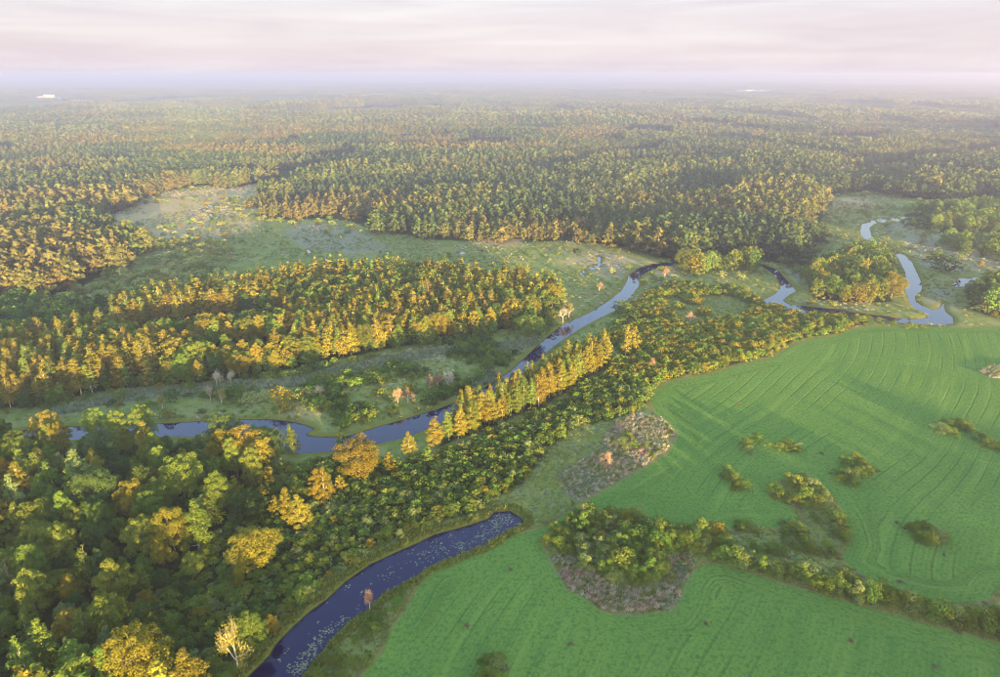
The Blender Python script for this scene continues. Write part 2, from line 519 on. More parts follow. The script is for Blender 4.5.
# rows of equal distance along the view axis inside the fan, rings behind
gx = rr * np.sin(aa)
gy = rr * np.cos(aa)
P = np.stack([gx.ravel(), gy.ravel()], 1)
dw = sdf_any(P, WATERS)
gz = np.where(dw < 0, np.maximum(WATER_Z + dw * 0.6, -2.2), WATER_Z + np.minimum(dw * 0.4, 0.45))
dist = np.hypot(P[:, 0], P[:, 1])
gz = gz + np.where(dw > 3, (vnoise(P, 14, 3) - 0.5) * 0.22 * np.clip((dw - 3) / 10, 0, 1) * np.clip(sdf(P, W['field']) / 15, 0.12, 1), 0)
far_roll = (vnoise(P, 1800, 5) - 0.5) * 50 * np.clip((dist - 2500) / 6000, 0, 1)
gz = gz + far_roll
verts = np.concatenate([[[0, 0, 0]], np.stack([P[:, 0], P[:, 1], gz], 1)])
na, nr = len(AZ), len(rad)
ii, jj = np.meshgrid(np.arange(nr - 1), np.arange(na), indexing='ij')
j2 = (jj + 1) % na
quads = np.stack([1 + ii * na + jj, 1 + ii * na + j2, 1 + (ii + 1) * na + j2, 1 + (ii + 1) * na + jj], -1).reshape(-1, 4)[:, ::-1]
me = bpy.data.meshes.new('ground')
tri = [[0, 1 + (j + 1) % na, 1 + j] for j in range(na)]
nv, nq = len(verts), len(quads)
me.vertices.add(nv)
me.vertices.foreach_set('co', verts.astype(np.float32).ravel())
me.loops.add(nq * 4 + na * 3)
me.loops.foreach_set('vertex_index', np.concatenate([quads.ravel(), np.array(tri).ravel()]).astype(np.int32))
me.polygons.add(nq + na)
me.polygons.foreach_set('loop_start', np.concatenate([np.arange(nq) * 4, nq * 4 + np.arange(na) * 3]).astype(np.int32))
me.polygons.foreach_set('loop_total', np.concatenate([np.full(nq, 4), np.full(na, 3)]).astype(np.int32))
me.update(calc_edges=True)
me.polygons.foreach_set('use_smooth', np.ones(nq + na, bool))

near = dist < 1500


def near_sdf(polys):
    out = np.full(len(P), 500.0)
    out[near] = sdf_any(P[near], polys)
    return out


d_field = near_sdf([W['field']])
d_field[near] = sdf(P[near], W['field'])
d_rough = near_sdf([W['rough']])
d_rough[near] = sdf(P[near], W['rough'])
d_reed = near_sdf([W['reed_a'], W['reed_b'], W['reed_c']])
d_sedge = near_sdf(SEDGE_W)
d_tan = near_sdf(TAN_W)
d_wood = near_sdf([W['wood_near'], W['wood_mid'], W['island'], W['aspen_row'], W['east'], W['east_far']])
d_belt = near_sdf([W['belt']])
d_belt = np.maximum(np.maximum(d_belt, -near_sdf([W['hole']])), 5.0 - np.clip(dw, -50, 500))
d_wood = np.minimum(d_wood, d_belt)
d_open = np.full(len(P), 500.0)
m2 = dist < 3000
d_open[m2] = sdf(P[m2], W['open_far'])
far_clear = (vnoise(P, 420, 81) * 0.6 + vnoise(P, 1500, 82) * 0.4 > 0.63) & (dist > 2300)
d_open[far_clear] = -300.0
d_open[(P[:, 1] < G(500, 405)[1])] = -100.0
z1 = np.array([0.0])
for nm, arr in (('d_field', np.maximum(d_field, -d_rough)), ('d_reed', d_reed), ('d_sedge', d_sedge), ('d_tan', d_tan),
                ('d_wood', d_wood), ('d_water', dw), ('d_open', d_open),
                ('d_row', np.minimum(np.abs(d_field), np.where(d_rough > 0, d_rough, 0)))):
    set_attr(me, nm, np.concatenate([z1 + 0, arr]))

t = NT('ground')
geo = t.node('ShaderNodeNewGeometry')
pos = geo.outputs['Position']
n_big = t.noise(0.012, 5, 0.6, pos)
n_mid = t.noise(0.09, 5, 0.65, pos)
n_fin = t.noise(0.9, 5, 0.7, pos)
n_tin = t.noise(3.0, 4, 0.7, pos)
n_tus = t.noise(0.33, 4, 0.7, pos)
wob = t.math('MULTIPLY', t.math('SUBTRACT', n_mid, 0.5), 7.0)
wob = t.math('ADD', wob, t.math('MULTIPLY', t.math('SUBTRACT', n_fin, 0.5), 3.0))


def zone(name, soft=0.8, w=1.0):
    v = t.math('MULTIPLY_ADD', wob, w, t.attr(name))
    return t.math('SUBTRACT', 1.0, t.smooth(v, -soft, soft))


meadow = t.mix(t.smooth(n_mid, 0.35, 0.7), (0.140, 0.180, 0.042), (0.230, 0.235, 0.080))
meadow = t.mix(t.math('MULTIPLY', t.smooth(n_big, 0.52, 0.7), 0.6), meadow, (0.21, 0.185, 0.085))
meadow = t.mix(t.math('MULTIPLY', t.smooth(n_fin, 0.5, 0.75), 0.45), meadow, (0.065, 0.105, 0.030))
meadow = t.mix(t.math('MULTIPLY', t.smooth(n_tus, 0.52, 0.64), 0.7), meadow, (0.055, 0.098, 0.028))
meadow = t.mix(t.math('MULTIPLY', t.smooth(t.noise(0.21, 4, 0.7, pos), 0.56, 0.68), 0.6), meadow, (0.26, 0.25, 0.10))
# forest floor
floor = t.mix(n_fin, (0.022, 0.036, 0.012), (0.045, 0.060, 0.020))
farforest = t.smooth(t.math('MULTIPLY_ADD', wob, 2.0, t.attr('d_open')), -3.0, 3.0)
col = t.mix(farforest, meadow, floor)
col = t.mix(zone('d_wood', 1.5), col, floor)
col = t.mix(t.math('MULTIPLY', zone('d_tan', 9.0, 4.0), 0.8), col, t.mix(n_mid, (0.32, 0.25, 0.115), (0.50, 0.36, 0.21)))
col = t.mix(t.math('MULTIPLY', zone('d_sedge', 3.5, 1.8), 0.85), col, t.mix(n_mid, (0.14, 0.17, 0.095), (0.27, 0.24, 0.17)))
# field: crop rows follow the field edge
sepp = t.node('ShaderNodeSeparateXYZ')
t.l.new(pos, sepp.inputs[0])
lane = t.math('ADD', t.math('MULTIPLY', sepp.outputs[0], 0.80), t.math('MULTIPLY', sepp.outputs[1], -0.60))
lane = t.math('MULTIPLY_ADD', t.noise(0.006, 1, 0.4, pos), 60.0, lane)
near_edge = t.smooth(t.attr('d_row'), 5.0, 8.0)
lane_mix = t.node('ShaderNodeMix', data_type='FLOAT')
t.put(lane_mix.inputs['Factor'], near_edge)
t.put(lane_mix.inputs['A'], t.attr('d_row'))
t.put(lane_mix.inputs['B'], lane)
rowd = t.math('MULTIPLY_ADD', t.math('SUBTRACT', n_mid, 0.5), 1.0, lane_mix.outputs['Result'])
row = t.math('PINGPONG', rowd, 2.2)
rowline = t.math('SUBTRACT', 1.0, t.smooth(row, 0.10, 0.42))
rowline = t.math('MULTIPLY', rowline, t.smooth(t.noise(0.03, 3, 0.5, pos), 0.42, 0.62))
fine_row = t.math('SUBTRACT', 1.0, t.smooth(t.math('PINGPONG', rowd, 0.55), 0.05, 0.35))
f1 = t.mix(t.smooth(n_big, 0.3, 0.7), (0.104, 0.188, 0.036), (0.134, 0.224, 0.044))
f1 = t.mix(t.math('MULTIPLY', t.smooth(t.noise(0.035, 5, 0.65, pos, 0.8), 0.5, 0.72), 0.7), f1, (0.150, 0.250, 0.045))
f1 = t.mix(t.math('MULTIPLY', t.smooth(n_fin, 0.46, 0.64), 0.75), f1, (0.040, 0.115, 0.026))
f1 = t.mix(t.math('MULTIPLY', t.smooth(n_tin, 0.52, 0.66), 0.75), f1, (0.026, 0.075, 0.02))
f1 = t.mix(t.math('MULTIPLY', fine_row, 0.10), f1, (0.012, 0.055, 0.016))
f1 = t.mix(t.math('MULTIPLY', rowline, 0.30), f1, (0.035, 0.085, 0.025))
soil = t.smooth(t.noise(0.16, 3, 0.6, pos), 0.735, 0.76)
f1 = t.mix(t.math('MULTIPLY', soil, 0.8), f1, (0.115, 0.075, 0.06))
along = t.math('ADD', t.math('MULTIPLY', sepp.outputs[0], 0.60), t.math('MULTIPLY', sepp.outputs[1], 0.80))
cmb = t.node('ShaderNodeCombineXYZ')
t.put(cmb.inputs[0], t.math('MULTIPLY', lane_mix.outputs['Result'], 0.30))
t.put(cmb.inputs[1], t.math('MULTIPLY', along, 0.018))
streak = t.noise(1.0, 5, 0.62, cmb.outputs[0])
f1 = t.mix(t.math('MULTIPLY', t.smooth(streak, 0.52, 0.72), 0.55), f1, (0.165, 0.250, 0.050))
f1 = t.mix(t.math('MULTIPLY', t.smooth(streak, 0.48, 0.30), 0.45), f1, (0.040, 0.125, 0.034))
f1 = t.mix(t.math('MULTIPLY', t.smooth(n_tus, 0.56, 0.70), 0.35), f1, (0.045, 0.120, 0.032))
fz = zone('d_field', 0.5, 0.14)
# straw coloured margin of the field
margin = t.math('MULTIPLY', t.math('SUBTRACT', 1.0, t.smooth(t.math('ABSOLUTE', t.math('SUBTRACT', t.attr('d_field'), 0.9)), 0.2, 1.4)), 0.7)
col = t.mix(margin, col, (0.16, 0.13, 0.045))
col = t.mix(fz, col, f1)
col = t.mix(zone('d_reed', 1.6, 0.55), col, t.mix(n_fin, (0.14, 0.15, 0.07), (0.26, 0.21, 0.13)))
# bright bank grass and wet mud at the water's edge
bankz = t.math('MULTIPLY', t.math('SUBTRACT', 1.0, t.smooth(t.math('MULTIPLY_ADD', wob, 0.4, t.attr('d_water')), 1.5, 4.5)), 0.8)
col = t.mix(bankz, col, t.mix(n_fin, (0.10, 0.115, 0.018), (0.20, 0.17, 0.03)))
mud = t.math('SUBTRACT', 1.0, t.smooth(t.attr('d_water'), 0.1, 0.6))
col = t.mix(mud, col, (0.028, 0.024, 0.018))
bump = t.node('ShaderNodeBump')
bump.inputs['Strength'].default_value = 0.9
bump.inputs['Distance'].default_value = 0.5
hsum = t.math('ADD', t.math('MULTIPLY', n_fin, 0.9), t.math('MULTIPLY', n_tin, 0.45))
hsum = t.math('SUBTRACT', hsum, t.math('MULTIPLY', t.math('MULTIPLY', rowline, fz), 0.5))
t.put(bump.inputs['Height'], hsum)
dif = t.node('ShaderNodeBsdfDiffuse')
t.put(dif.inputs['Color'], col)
t.l.new(bump.outputs[0], dif.inputs['Normal'])
t.l.new(dif.outputs[0], t.out.inputs['Surface'])
me.materials.append(t.m)
ground = link(bpy.data.objects.new('ground', me))
tag(ground, kind='structure')

# ------------------------------------------------------------------ water
t = NT('water')
geo = t.node('ShaderNodeNewGeometry')
bs = t.node('ShaderNodeBsdfPrincipled')
bs.inputs['Base Color'].default_value = (0.003, 0.002, 0.028, 1)
bs.inputs['Roughness'].default_value = 0.04
bs.inputs['IOR'].default_value = 1.333
bs.inputs['Specular Tint'].default_value = (0.74, 0.76, 1.0, 1)
bp = t.node('ShaderNodeBump')
bp.inputs['Strength'].default_value = 0.12
bp.inputs['Distance'].default_value = 0.05
t.put(bp.inputs['Height'], t.noise(0.6, 3, 0.5, geo.outputs['Position']))
t.l.new(bp.outputs[0], bs.inputs['Normal'])
t.l.new(bs.outputs[0], t.out.inputs['Surface'])
WATER_MAT = t.m


def water_sheet(name, polys, margin=6):
    """flat water surface over the box of each channel, hidden by the banks elsewhere"""
    pts = np.concatenate(polys)
    (x0, y0), (x1, y1) = pts.min(0) - margin, pts.max(0) + margin
    me = mesh_from(name, [(x0, y0, WATER_Z), (x1, y0, WATER_Z), (x1, y1, WATER_Z), (x0, y1, WATER_Z)], [(0, 1, 2, 3)])
    me.materials.append(WATER_MAT)
    return tag(link(bpy.data.objects.new(name, me)), kind='structure')


water_sheet('river', WATERS)

# ------------------------------------------------------------------ plant meshes


def unit(v):
    return v / (np.linalg.norm(v, axis=1, keepdims=True) + 1e-9)


def rand_dirs(rng, n):
    return unit(rng.normal(size=(n, 3)))


def leaf_quads(rng, pos, nrm, size, spread=0.7):
    """kite shaped leaf sprays at pos facing roughly nrm"""
    n = len(pos)
    nn = unit(nrm + rng.normal(size=(n, 3)) * spread)
    a = unit(np.cross(nn, rand_dirs(rng, n)))
    b = np.cross(nn, a)
    s = (size * rng.uniform(0.6, 1.35, n))[:, None]
    w = s * rng.uniform(0.45, 0.75, n)[:, None]
    droop = nn * s * rng.uniform(-0.25, 0.25, n)[:, None]
    v = np.stack([pos - a * s * 0.55, pos + b * w * 0.6 + droop, pos + a * s * 0.6, pos - b * w * 0.55 + droop * 0.6], 1)
    return v.reshape(-1, 3), np.arange(n * 4).reshape(-1, 4)


def tube(path, radii, sides=5):
    """tapered tube along a path -> verts, quads"""
    path = np.asarray(path, float)
    n = len(path)
    tan = unit(np.gradient(path, axis=0))
    ref = np.array([0.31, 0.87, 0.21])
    u = unit(np.cross(tan, np.broadcast_to(ref, tan.shape)))
    v = np.cross(tan, u)
    ang = np.arange(sides) / sides * 2 * math.pi
    ring = (np.cos(ang)[None, :, None] * u[:, None] + np.sin(ang)[None, :, None] * v[:, None]) * np.asarray(radii)[:, None, None]
    V = (path[:, None] + ring).reshape(-1, 3)
    q = []
    for i in range(n - 1):
        for j in range(sides):
            k = (j + 1) % sides
            q.append((i * sides + j, i * sides + k, (i + 1) * sides + k, (i + 1) * sides + j))
    return V, np.array(q)


def join(parts):
    vs, qs, off = [], [], 0
    for v, q in parts:
        vs.append(v)
        qs.append(q + off)
        off += len(v)
    return np.concatenate(vs), np.concatenate(qs)


def profile(shape, t):
    """crown radius over crown height t in 0..1"""
    if shape == 'round':
        return np.sqrt(np.clip(1 - (1.9 * t - 0.92) ** 2, 0.02, 1))
    if shape == 'oval':
        return np.clip(np.sin(math.pi * np.clip(t, 0.03, 1) ** 0.75), 0.08, 1)
    if shape == 'aspen':
        return np.clip(1.15 * np.sin(math.pi * (0.12 + 0.88 * t) ** 0.62), 0.05, 1) * (1 - 0.25 * t)
    if shape == 'dome':
        return np.sqrt(np.clip(1 - t ** 2, 0.03, 1))
    return np.ones_like(t)


def make_crown(seed, h0, h1, R, shape, nlobe, nleaf, leaf, lobe_r=0.34, sparse=0.0):
    """crown of leaf sprays gathered on lobes; returns verts, quads, tone per face"""
    rng = np.random.default_rng(seed)
    ns = int(nlobe * 0.8)
    tt = np.concatenate([(np.arange(ns) + rng.uniform(0.2, 0.8, ns)) / ns, rng.uniform(0.1, 0.8, nlobe - ns)])
    if shape != 'aspen':
        tt = 1 - (1 - tt) ** 1.12
    az = np.arange(nlobe) * 2.39996 + rng.uniform(-0.5, 0.5, nlobe)
    pr = profile(shape, tt)
    rho = R * pr * np.concatenate([rng.uniform(0.58, 1.04, ns), rng.uniform(0.0, 0.5, nlobe - ns)])
    lean = rng.normal(size=2) * 0.08 * R
    squash = rng.uniform(0.88, 1.12)
    cz = h0 + (h1 - h0) * tt
    c = np.stack([rho * squash * np.cos(az) + lean[0] * tt, rho / squash * np.sin(az) + lean[1] * tt, cz], 1)
    c += rng.normal(size=c.shape) * R * 0.06
    lr = R * lobe_r * rng.uniform(0.6, 1.25, nlobe) * (0.45 + 0.55 * pr)
    tone = rng.uniform(0, 1, nlobe)
    w = lr ** 2
    k = rng.choice(nlobe, int(nleaf * 1.7), p=w / w.sum())
    d = rand_dirs(rng, len(k))
    d[:, 2] = np.where(d[:, 2] < -0.35, -d[:, 2], d[:, 2])
    d = unit(d)
    pos = c[k] + d * (lr[k] * rng.uniform(0.70, 1.08, len(k)))[:, None] * np.array([1.08, 1.08, 0.85])
    # drop sprays buried inside other lobes
    dd = np.linalg.norm(pos[:, None] - c[None], axis=2) / lr[None]
    dd[np.arange(len(k)), k] = 9
    keep = dd.min(1) > 0.62
    pos, d, k = pos[keep][:nleaf], d[keep][:nleaf], k[keep][:nleaf]
    axis = pos - np.array([0, 0, (h0 + h1) * 0.45])
    n = unit(d + unit(axis) * 0.5 + np.array([0, 0, 0.25]))
    v, q = leaf_quads(rng, pos, n, leaf)
    tn = np.clip(tone[k] * 0.6 + rng.uniform(0, 0.4, len(k)), 0, 1)
    return v, q, tn, c, lr


def make_trunk(seed, H, r0, c, h0, nlimb, sides=6):
    rng = np.random.default_rng(seed + 900)
    n = 7
    z = np.linspace(-0.15, H * 0.9, n)
    wig = np.cumsum(rng.normal(size=(n, 2)) * 0.03 * H / n, 0)
    wig -= wig[0]
    path = np.stack([wig[:, 0], wig[:, 1], z], 1)
    parts = [tube(path, np.linspace(r0, r0 * 0.15, n) * np.array([1.25] + [1] * (n - 1)), sides)]
    order = rng.permutation(len(c))[:nlimb]
    for k in order:
        zt = np.clip(h0 * 0.75 + (c[k, 2] - h0) * 0.6, h0 * 0.6, H * 0.85)
        s = np.array([np.interp(zt, z, path[:, 0]), np.interp(zt, z, path[:, 1]), zt])
        e = c[k]
        mid = (s + e) / 2 + np.array([0, 0, -0.06 * np.linalg.norm(e - s)])
        rr_ = r0 * 0.42 * (1 - zt / H * 0.6)
        parts.append(tube([s, mid, e], [rr_, rr_ * 0.7, rr_ * 0.3], 4))
    return join(parts)


def crown_mesh(name, v, q, tn, mat):
    me = mesh_from(name, v, quads=q)
    set_attr(me, 'tone', tn, 'FACE')
    me.materials.append(M[mat])
    return me


def plain_mesh(name, v, q, mat, tone=None):
    me = mesh_from(name, v, quads=q)
    if tone is not None:
        set_attr(me, 'tone', tone, 'FACE')
    me.materials.append(M[mat])
    return me


def retint(me, name, mat):
    m2 = me.copy()
    m2.name = name
    m2.materials.clear()
    m2.materials.append(M[mat])
    return m2


# unit-size prototypes: height about 1 is avoided; every mesh is in metres for a reference size and then scaled
FORMS = {}


def add_form(kind, shape_args, tints, trunk_mat='bark'):
    lst = FORMS.setdefault(kind, [])
    s = shape_args
    v, q, tn, c, lr = make_crown(s['seed'], s['h0'], s['h1'], s['R'], s['shape'], s['nlobe'], s['nleaf'], s['leaf'], s.get('lobe_r', 0.34))
    tv, tq = make_trunk(s['seed'], s['h1'], s['r0'], c, s['h0'], s['nlimb'])
    base = crown_mesh(kind + '_crown', v, q, tn, tints[0])
    tm = plain_mesh(kind + '_trunk', tv, tq, trunk_mat)
    rec = dict(crown={}, trunk=tm, H=float(v[:, 2].max()), R=s['R'])
    for i, tt_ in enumerate(tints):
        rec['crown'][tt_] = base if i == 0 else retint(base, kind + '_crown', tt_)
    lst.append(rec)


TREE_TINTS = ['green', 'olive', 'gold', 'dark', 'silver']
for i in range(6):
    add_form('broadleaf', dict(seed=100 + i, h0=1.5 + 0.5 * (i % 3), h1=12.0, R=[4.3, 3.8, 4.8, 3.4, 4.1, 5.0][i],
             shape=['round', 'oval', 'round', 'oval', 'oval', 'round'][i], nlobe=[84, 70, 100, 64, 80, 110][i], nleaf=16000, leaf=0.27,
             lobe_r=[0.27, 0.31, 0.24, 0.33, 0.28, 0.23][i], r0=0.24, nlimb=12), TREE_TINTS)
for i in range(6):
    add_form('aspen', dict(seed=200 + i, h0=1.2 + 0.4 * (i % 3), h1=13.0, R=[2.1, 1.8, 2.4, 1.7, 2.0, 2.2][i],
             shape='aspen', nlobe=[46, 40, 52, 44, 48, 56][i], nleaf=6000, leaf=0.26, lobe_r=[0.42, 0.46, 0.38, 0.46, 0.42, 0.36][i],
             r0=0.16, nlimb=8), TREE_TINTS, 'pale')
for i in range(6):
    add_form('bush', dict(seed=300 + i, h0=0.25, h1=2.4, R=[1.7, 1.5, 1.9, 1.6, 1.4, 2.0][i], shape='dome',
             nlobe=[14, 12, 18, 15, 11, 20][i], nleaf=1700, leaf=0.19, lobe_r=0.42, r0=0.05, nlimb=6), TREE_TINTS)


def merged(kind, i, tint, name):
    """tree form as one mesh (for woodland too dense to count)"""
    rec = FORMS[kind][i]
    return rec['crown'][tint], rec['trunk']


def lod_form(kind, seed, h0, h1, R, shape, nlobe, nleaf, leaf, lobe_r, r0, tint, bark):
    v, q, tn, c, lr = make_crown(seed, h0, h1, R, shape, nlobe, nleaf, leaf, lobe_r)
    tv, tq = tube([(0, 0, -0.1), (0, 0, h1 * 0.75)], [r0, r0 * 0.3], 4)
    V, Q = join([(v, q), (tv, tq)])
    me = mesh_from(kind, V, quads=Q)
    set_attr(me, 'tone', np.concatenate([tn, np.zeros(len(tq))]), 'FACE')
    me.materials.append(M[tint])
    me.materials.append(M[bark])
    mi = np.concatenate([np.zeros(len(q), np.int32), np.ones(len(tq), np.int32)])
    me.polygons.foreach_set('material_index', mi)
    return me


def scatter_nodes(name, coll):
    ng = bpy.data.node_groups.new(name, 'GeometryNodeTree')
    ng.interface.new_socket('Geometry', in_out='INPUT', socket_type='NodeSocketGeometry')
    ng.interface.new_socket('Geometry', in_out='OUTPUT', socket_type='NodeSocketGeometry')
    n, l = ng.nodes, ng.links
    gi, go = n.new('NodeGroupInput'), n.new('NodeGroupOutput')
    iop = n.new('GeometryNodeInstanceOnPoints')
    ci = n.new('GeometryNodeCollectionInfo')
    ci.inputs['Collection'].default_value = coll
    ci.inputs['Separate Children'].default_value = True
    ci.inputs['Reset Children'].default_value = True

    def na_(nm, typ):
        a = n.new('GeometryNodeInputNamedAttribute')
        a.data_type = typ
        a.inputs['Name'].default_value = nm
        return a.outputs['Attribute']
    e2r = n.new('FunctionNodeEulerToRotation')
    l.new(na_('rot', 'FLOAT_VECTOR'), e2r.inputs[0])
    l.new(gi.outputs[0], iop.inputs['Points'])
    l.new(ci.outputs[0], iop.inputs['Instance'])
    iop.inputs['Pick Instance'].default_value = True
    l.new(na_('idx', 'INT'), iop.inputs['Instance Index'])
    l.new(e2r.outputs[0], iop.inputs['Rotation'])
    l.new(na_('scl', 'FLOAT_VECTOR'), iop.inputs['Scale'])
    l.new(iop.outputs[0], go.inputs[0])
    return ng


def make_stuff(name, label, pts, scl, rot, idx, meshes, cat=None):
    """many plants nobody could count, as one object of kind stuff"""
    coll = bpy.data.collections.new(name + '_forms')
    for i, m_ in enumerate(meshes):
        o = bpy.data.objects.new('%s_form_%03d' % (name, i), m_)
        coll.objects.link(o)
    n = len(pts)
    me = bpy.data.meshes.new(name)
    me.vertices.add(n)
    me.vertices.foreach_set('co', np.asarray(pts, np.float32).ravel())
    scl = np.asarray(scl, float)
    if scl.ndim == 1:
        scl = np.repeat(scl[:, None], 3, 1)
    rot3 = np.zeros((n, 3))
    rot3[:, 2] = rot
    set_attr(me, 'scl', scl, typ='FLOAT_VECTOR')
    set_attr(me, 'rot', rot3, typ='FLOAT_VECTOR')
    set_attr(me, 'idx', idx, typ='INT')
    o = link(bpy.data.objects.new(name, me))
    md = o.modifiers.new('scatter', 'NODES')
    md.node_group = scatter_nodes(name, coll)
    return tag(o, label, cat, kind='stuff')


def jitter_grid(poly, spacing, seed, jit=0.42):
    rng = np.random.default_rng(seed)
    lo, hi = poly.min(0) - spacing, poly.max(0) + spacing
    xs = np.arange(lo[0], hi[0], spacing)
    ys = np.arange(lo[1], hi[1], spacing * 0.88)
    X, Y = np.meshgrid(xs, ys)
    X = X + (np.arange(len(ys)) % 2)[:, None] * spacing * 0.5
    q = np.stack([X.ravel(), Y.ravel()], 1)
    q += rng.uniform(-jit, jit, q.shape) * spacing
    return q[inside(q, poly)]


def off_water(q, d=2.0):
    return q[sdf_any(q, WATERS) > d]


# ------------------------------------------------------------------ what grows where
# each plant: kind, x, y, height, width factor, tint, form, rotation
PLANTS = {'broadleaf': [], 'aspen': [], 'bush': [], 'hedge': []}


def pick(rng, names, weights):
    return names[rng.choice(len(names), p=np.array(weights) / sum(weights))]


def grow(kind, q, hmin, hmax, tints, weights, seed, wmin=0.85, wmax=1.2):
    rng = np.random.default_rng(seed)
    src = 'bush' if kind == 'hedge' else kind
    for x, y in q:
        PLANTS[kind].append(dict(x=float(x), y=float(y), h=float(rng.uniform(hmin, hmax)), w=float(rng.uniform(wmin, wmax)),
                                 tint=pick(rng, tints, weights), form=int(rng.integers(len(FORMS[src]))),
                                 rot=float(rng.uniform(0, 6.283))))


def one(kind, px, py, hpx, wpx, tint, form):
    """a single plant measured in the photograph: base pixel, height and width in pixels"""
    g = G(px, py)
    src = 'bush' if kind == 'hedge' else kind
    rec = FORMS[src][form]
    _, _, dep = project(g[0], g[1], 2.0)
    wid = wpx / FPX * dep
    dip = math.atan2(CAM_H, math.hypot(*g))
    hgt = max((hpx / FPX * dep - wid * 0.25 * math.sin(dip)) / math.cos(dip), 1.0)
    PLANTS[kind].append(dict(x=float(g[0]), y=float(g[1]), h=hgt, w=(wid / (2 * rec['R'])) / (hgt / rec['H']), tint=tint, form=form,
                             rot=(px * 1.7 + py) % 6.28, key=True))


# measured single trees
for a in [(303, 529, 38, 19, 'gold', 2), (276, 516, 22, 12, 'gold', 0), (289, 523, 38, 14, 'gold', 1), (324, 503, 37, 17, 'gold', 2),
          (316, 501, 34, 15, 'gold', 4), (340.6, 493, 18, 9, 'gold', 3), (264, 502, 19, 11, 'gold', 5), (390, 471, 21, 12, 'gold', 0),
          (410, 457, 27, 13, 'gold', 2), (434, 447, 32, 18, 'gold', 5), (429, 464, 19, 10, 'olive', 3), (341, 446, 20, 9, 'olive', 1),
          (395, 474, 12, 9, 'gold', 4), (236, 496, 22, 13, 'gold', 4), (298, 500, 26, 14, 'olive', 0), (272, 486, 22, 13, 'gold', 3),
          (294, 452, 30, 12, 'olive', 0), (488, 372, 22, 13, 'green', 2), (478, 380, 14, 11, 'green', 4), (625, 358, 34, 9, 'gold', 1), (634, 352, 26, 9, 'gold', 3),
          (112, 668, 44, 22, 'silver', 2), (18, 601, 46, 24, 'silver', 5)]:
    one('aspen', *a)
for a in [(256, 572, 46, 45, 'gold', 2), (359, 479, 43, 42, 'gold', 5), (148, 692, 70, 58, 'gold', 2), (252, 652, 43, 32, 'olive', 0),
          (92, 716, 66, 76, 'olive', 5), (275, 634, 22, 14, 'gold', 3), (248, 520, 34, 32, 'dark', 0), (246, 470, 48, 36, 'gold', 0), (228, 464, 40, 32, 'gold', 4),
          (282, 405, 19, 17, 'gold', 2), (305, 399, 9, 8, 'gold', 0), (272, 462, 36, 30, 'dark', 2), (195, 575, 26, 22, 'olive', 3),
          (943, 272, 18, 24, 'dark', 2), (620, 312, 12, 14, 'olive', 0), (632, 322, 16, 18, 'dark', 5), (530, 337, 24, 28, 'olive', 2),
          (552, 316, 20, 22, 'olive', 0), (686, 271, 24, 20, 'olive', 2), (697, 273, 20, 18, 'gold', 0), (370, 550, 12, 11, 'gold', 1),
          (258, 472, 38, 30, 'gold', 5)]:
    one('broadleaf', *a)
KEYPTS = np.array([[p['x'], p['y']] for k in ('aspen', 'broadleaf') for p in PLANTS[k]])


def clear_of_keys(q, d):
    return q[np.linalg.norm(q[:, None] - KEYPTS[None], axis=2).min(1) > d]


# the dark wood in the foreground
q = clear_of_keys(off_water(jitter_grid(W['wood_near'], 6.2, 21), 2.5), 4.0)
sel = vnoise(q, 16, 2)
gap = sel < 0.24
qa = q[~gap]
kindsel = vnoise(qa, 22, 9) + np.random.default_rng(5).uniform(-0.2, 0.2, len(qa))
qb = qa[kindsel < 0.62]
tall = np.random.default_rng(8).random(len(qb)) < 0.36
grow('broadleaf', qb[tall], 12.0, 16.5, ['green', 'olive', 'dark', 'gold'], [4, 5, 1.5, 2], 30, 0.66, 0.9)
grow('broadleaf', qb[~tall], 6.0, 10.0, ['green', 'olive', 'dark', 'silver', 'gold'], [4, 4, 3, 1, 2], 31, 0.78, 1.08)
grow('aspen', qa[kindsel >= 0.62], 10.0, 17.0, ['green', 'olive', 'silver', 'gold'], [2, 4, 1.5, 3], 32, 1.1, 1.6)
# aspens along the river
q = clear_of_keys(off_water(jitter_grid(W['aspen_row'], 3.2, 22), 2.0), 2.5)
grow('aspen', q, 9.0, 15.0, ['gold', 'olive', 'green'], [5, 2, 0.7], 33, 0.9, 1.45)
# golden wood beyond the river
q = clear_of_keys(off_water(jitter_grid(W['wood_mid'], 5.4, 23), 3.0), 3.5)
q = q[(vnoise(q, 30, 12) > 0.12) & ~inside(q, W['glade'])]
kindsel = vnoise(q, 35, 15) + np.random.default_rng(6).uniform(-0.25, 0.25, len(q))
grow('broadleaf', q[kindsel < 0.5], 8.5, 14.0, ['olive', 'gold', 'green', 'dark'], [3, 6, 1.5, 1.4], 34, 0.75, 1.05)
grow('aspen', q[kindsel >= 0.5], 11.0, 16.0, ['gold', 'olive', 'green'], [7, 2, 0.8], 35, 1.15, 1.75)
# darker, lower trees at the foot of the golden wood and at its left end
q = clear_of_keys(off_water(jitter_grid(W['wood_left'], 6.0, 29), 3.0), 3.0)
grow('broadleaf', q[vnoise(q, 25, 91) > 0.25], 5.5, 10.0, ['dark', 'green', 'olive'], [4, 4, 1], 38, 0.9, 1.3)
q = clear_of_keys(off_water(jitter_grid(W['wood_foot'], 4.6, 30), 3.0), 3.0)
grow('broadleaf', q[vnoise(q, 18, 92) > 0.3], 4.5, 8.0, ['green', 'dark', 'olive'], [5, 3, 1], 39, 0.9, 1.25)
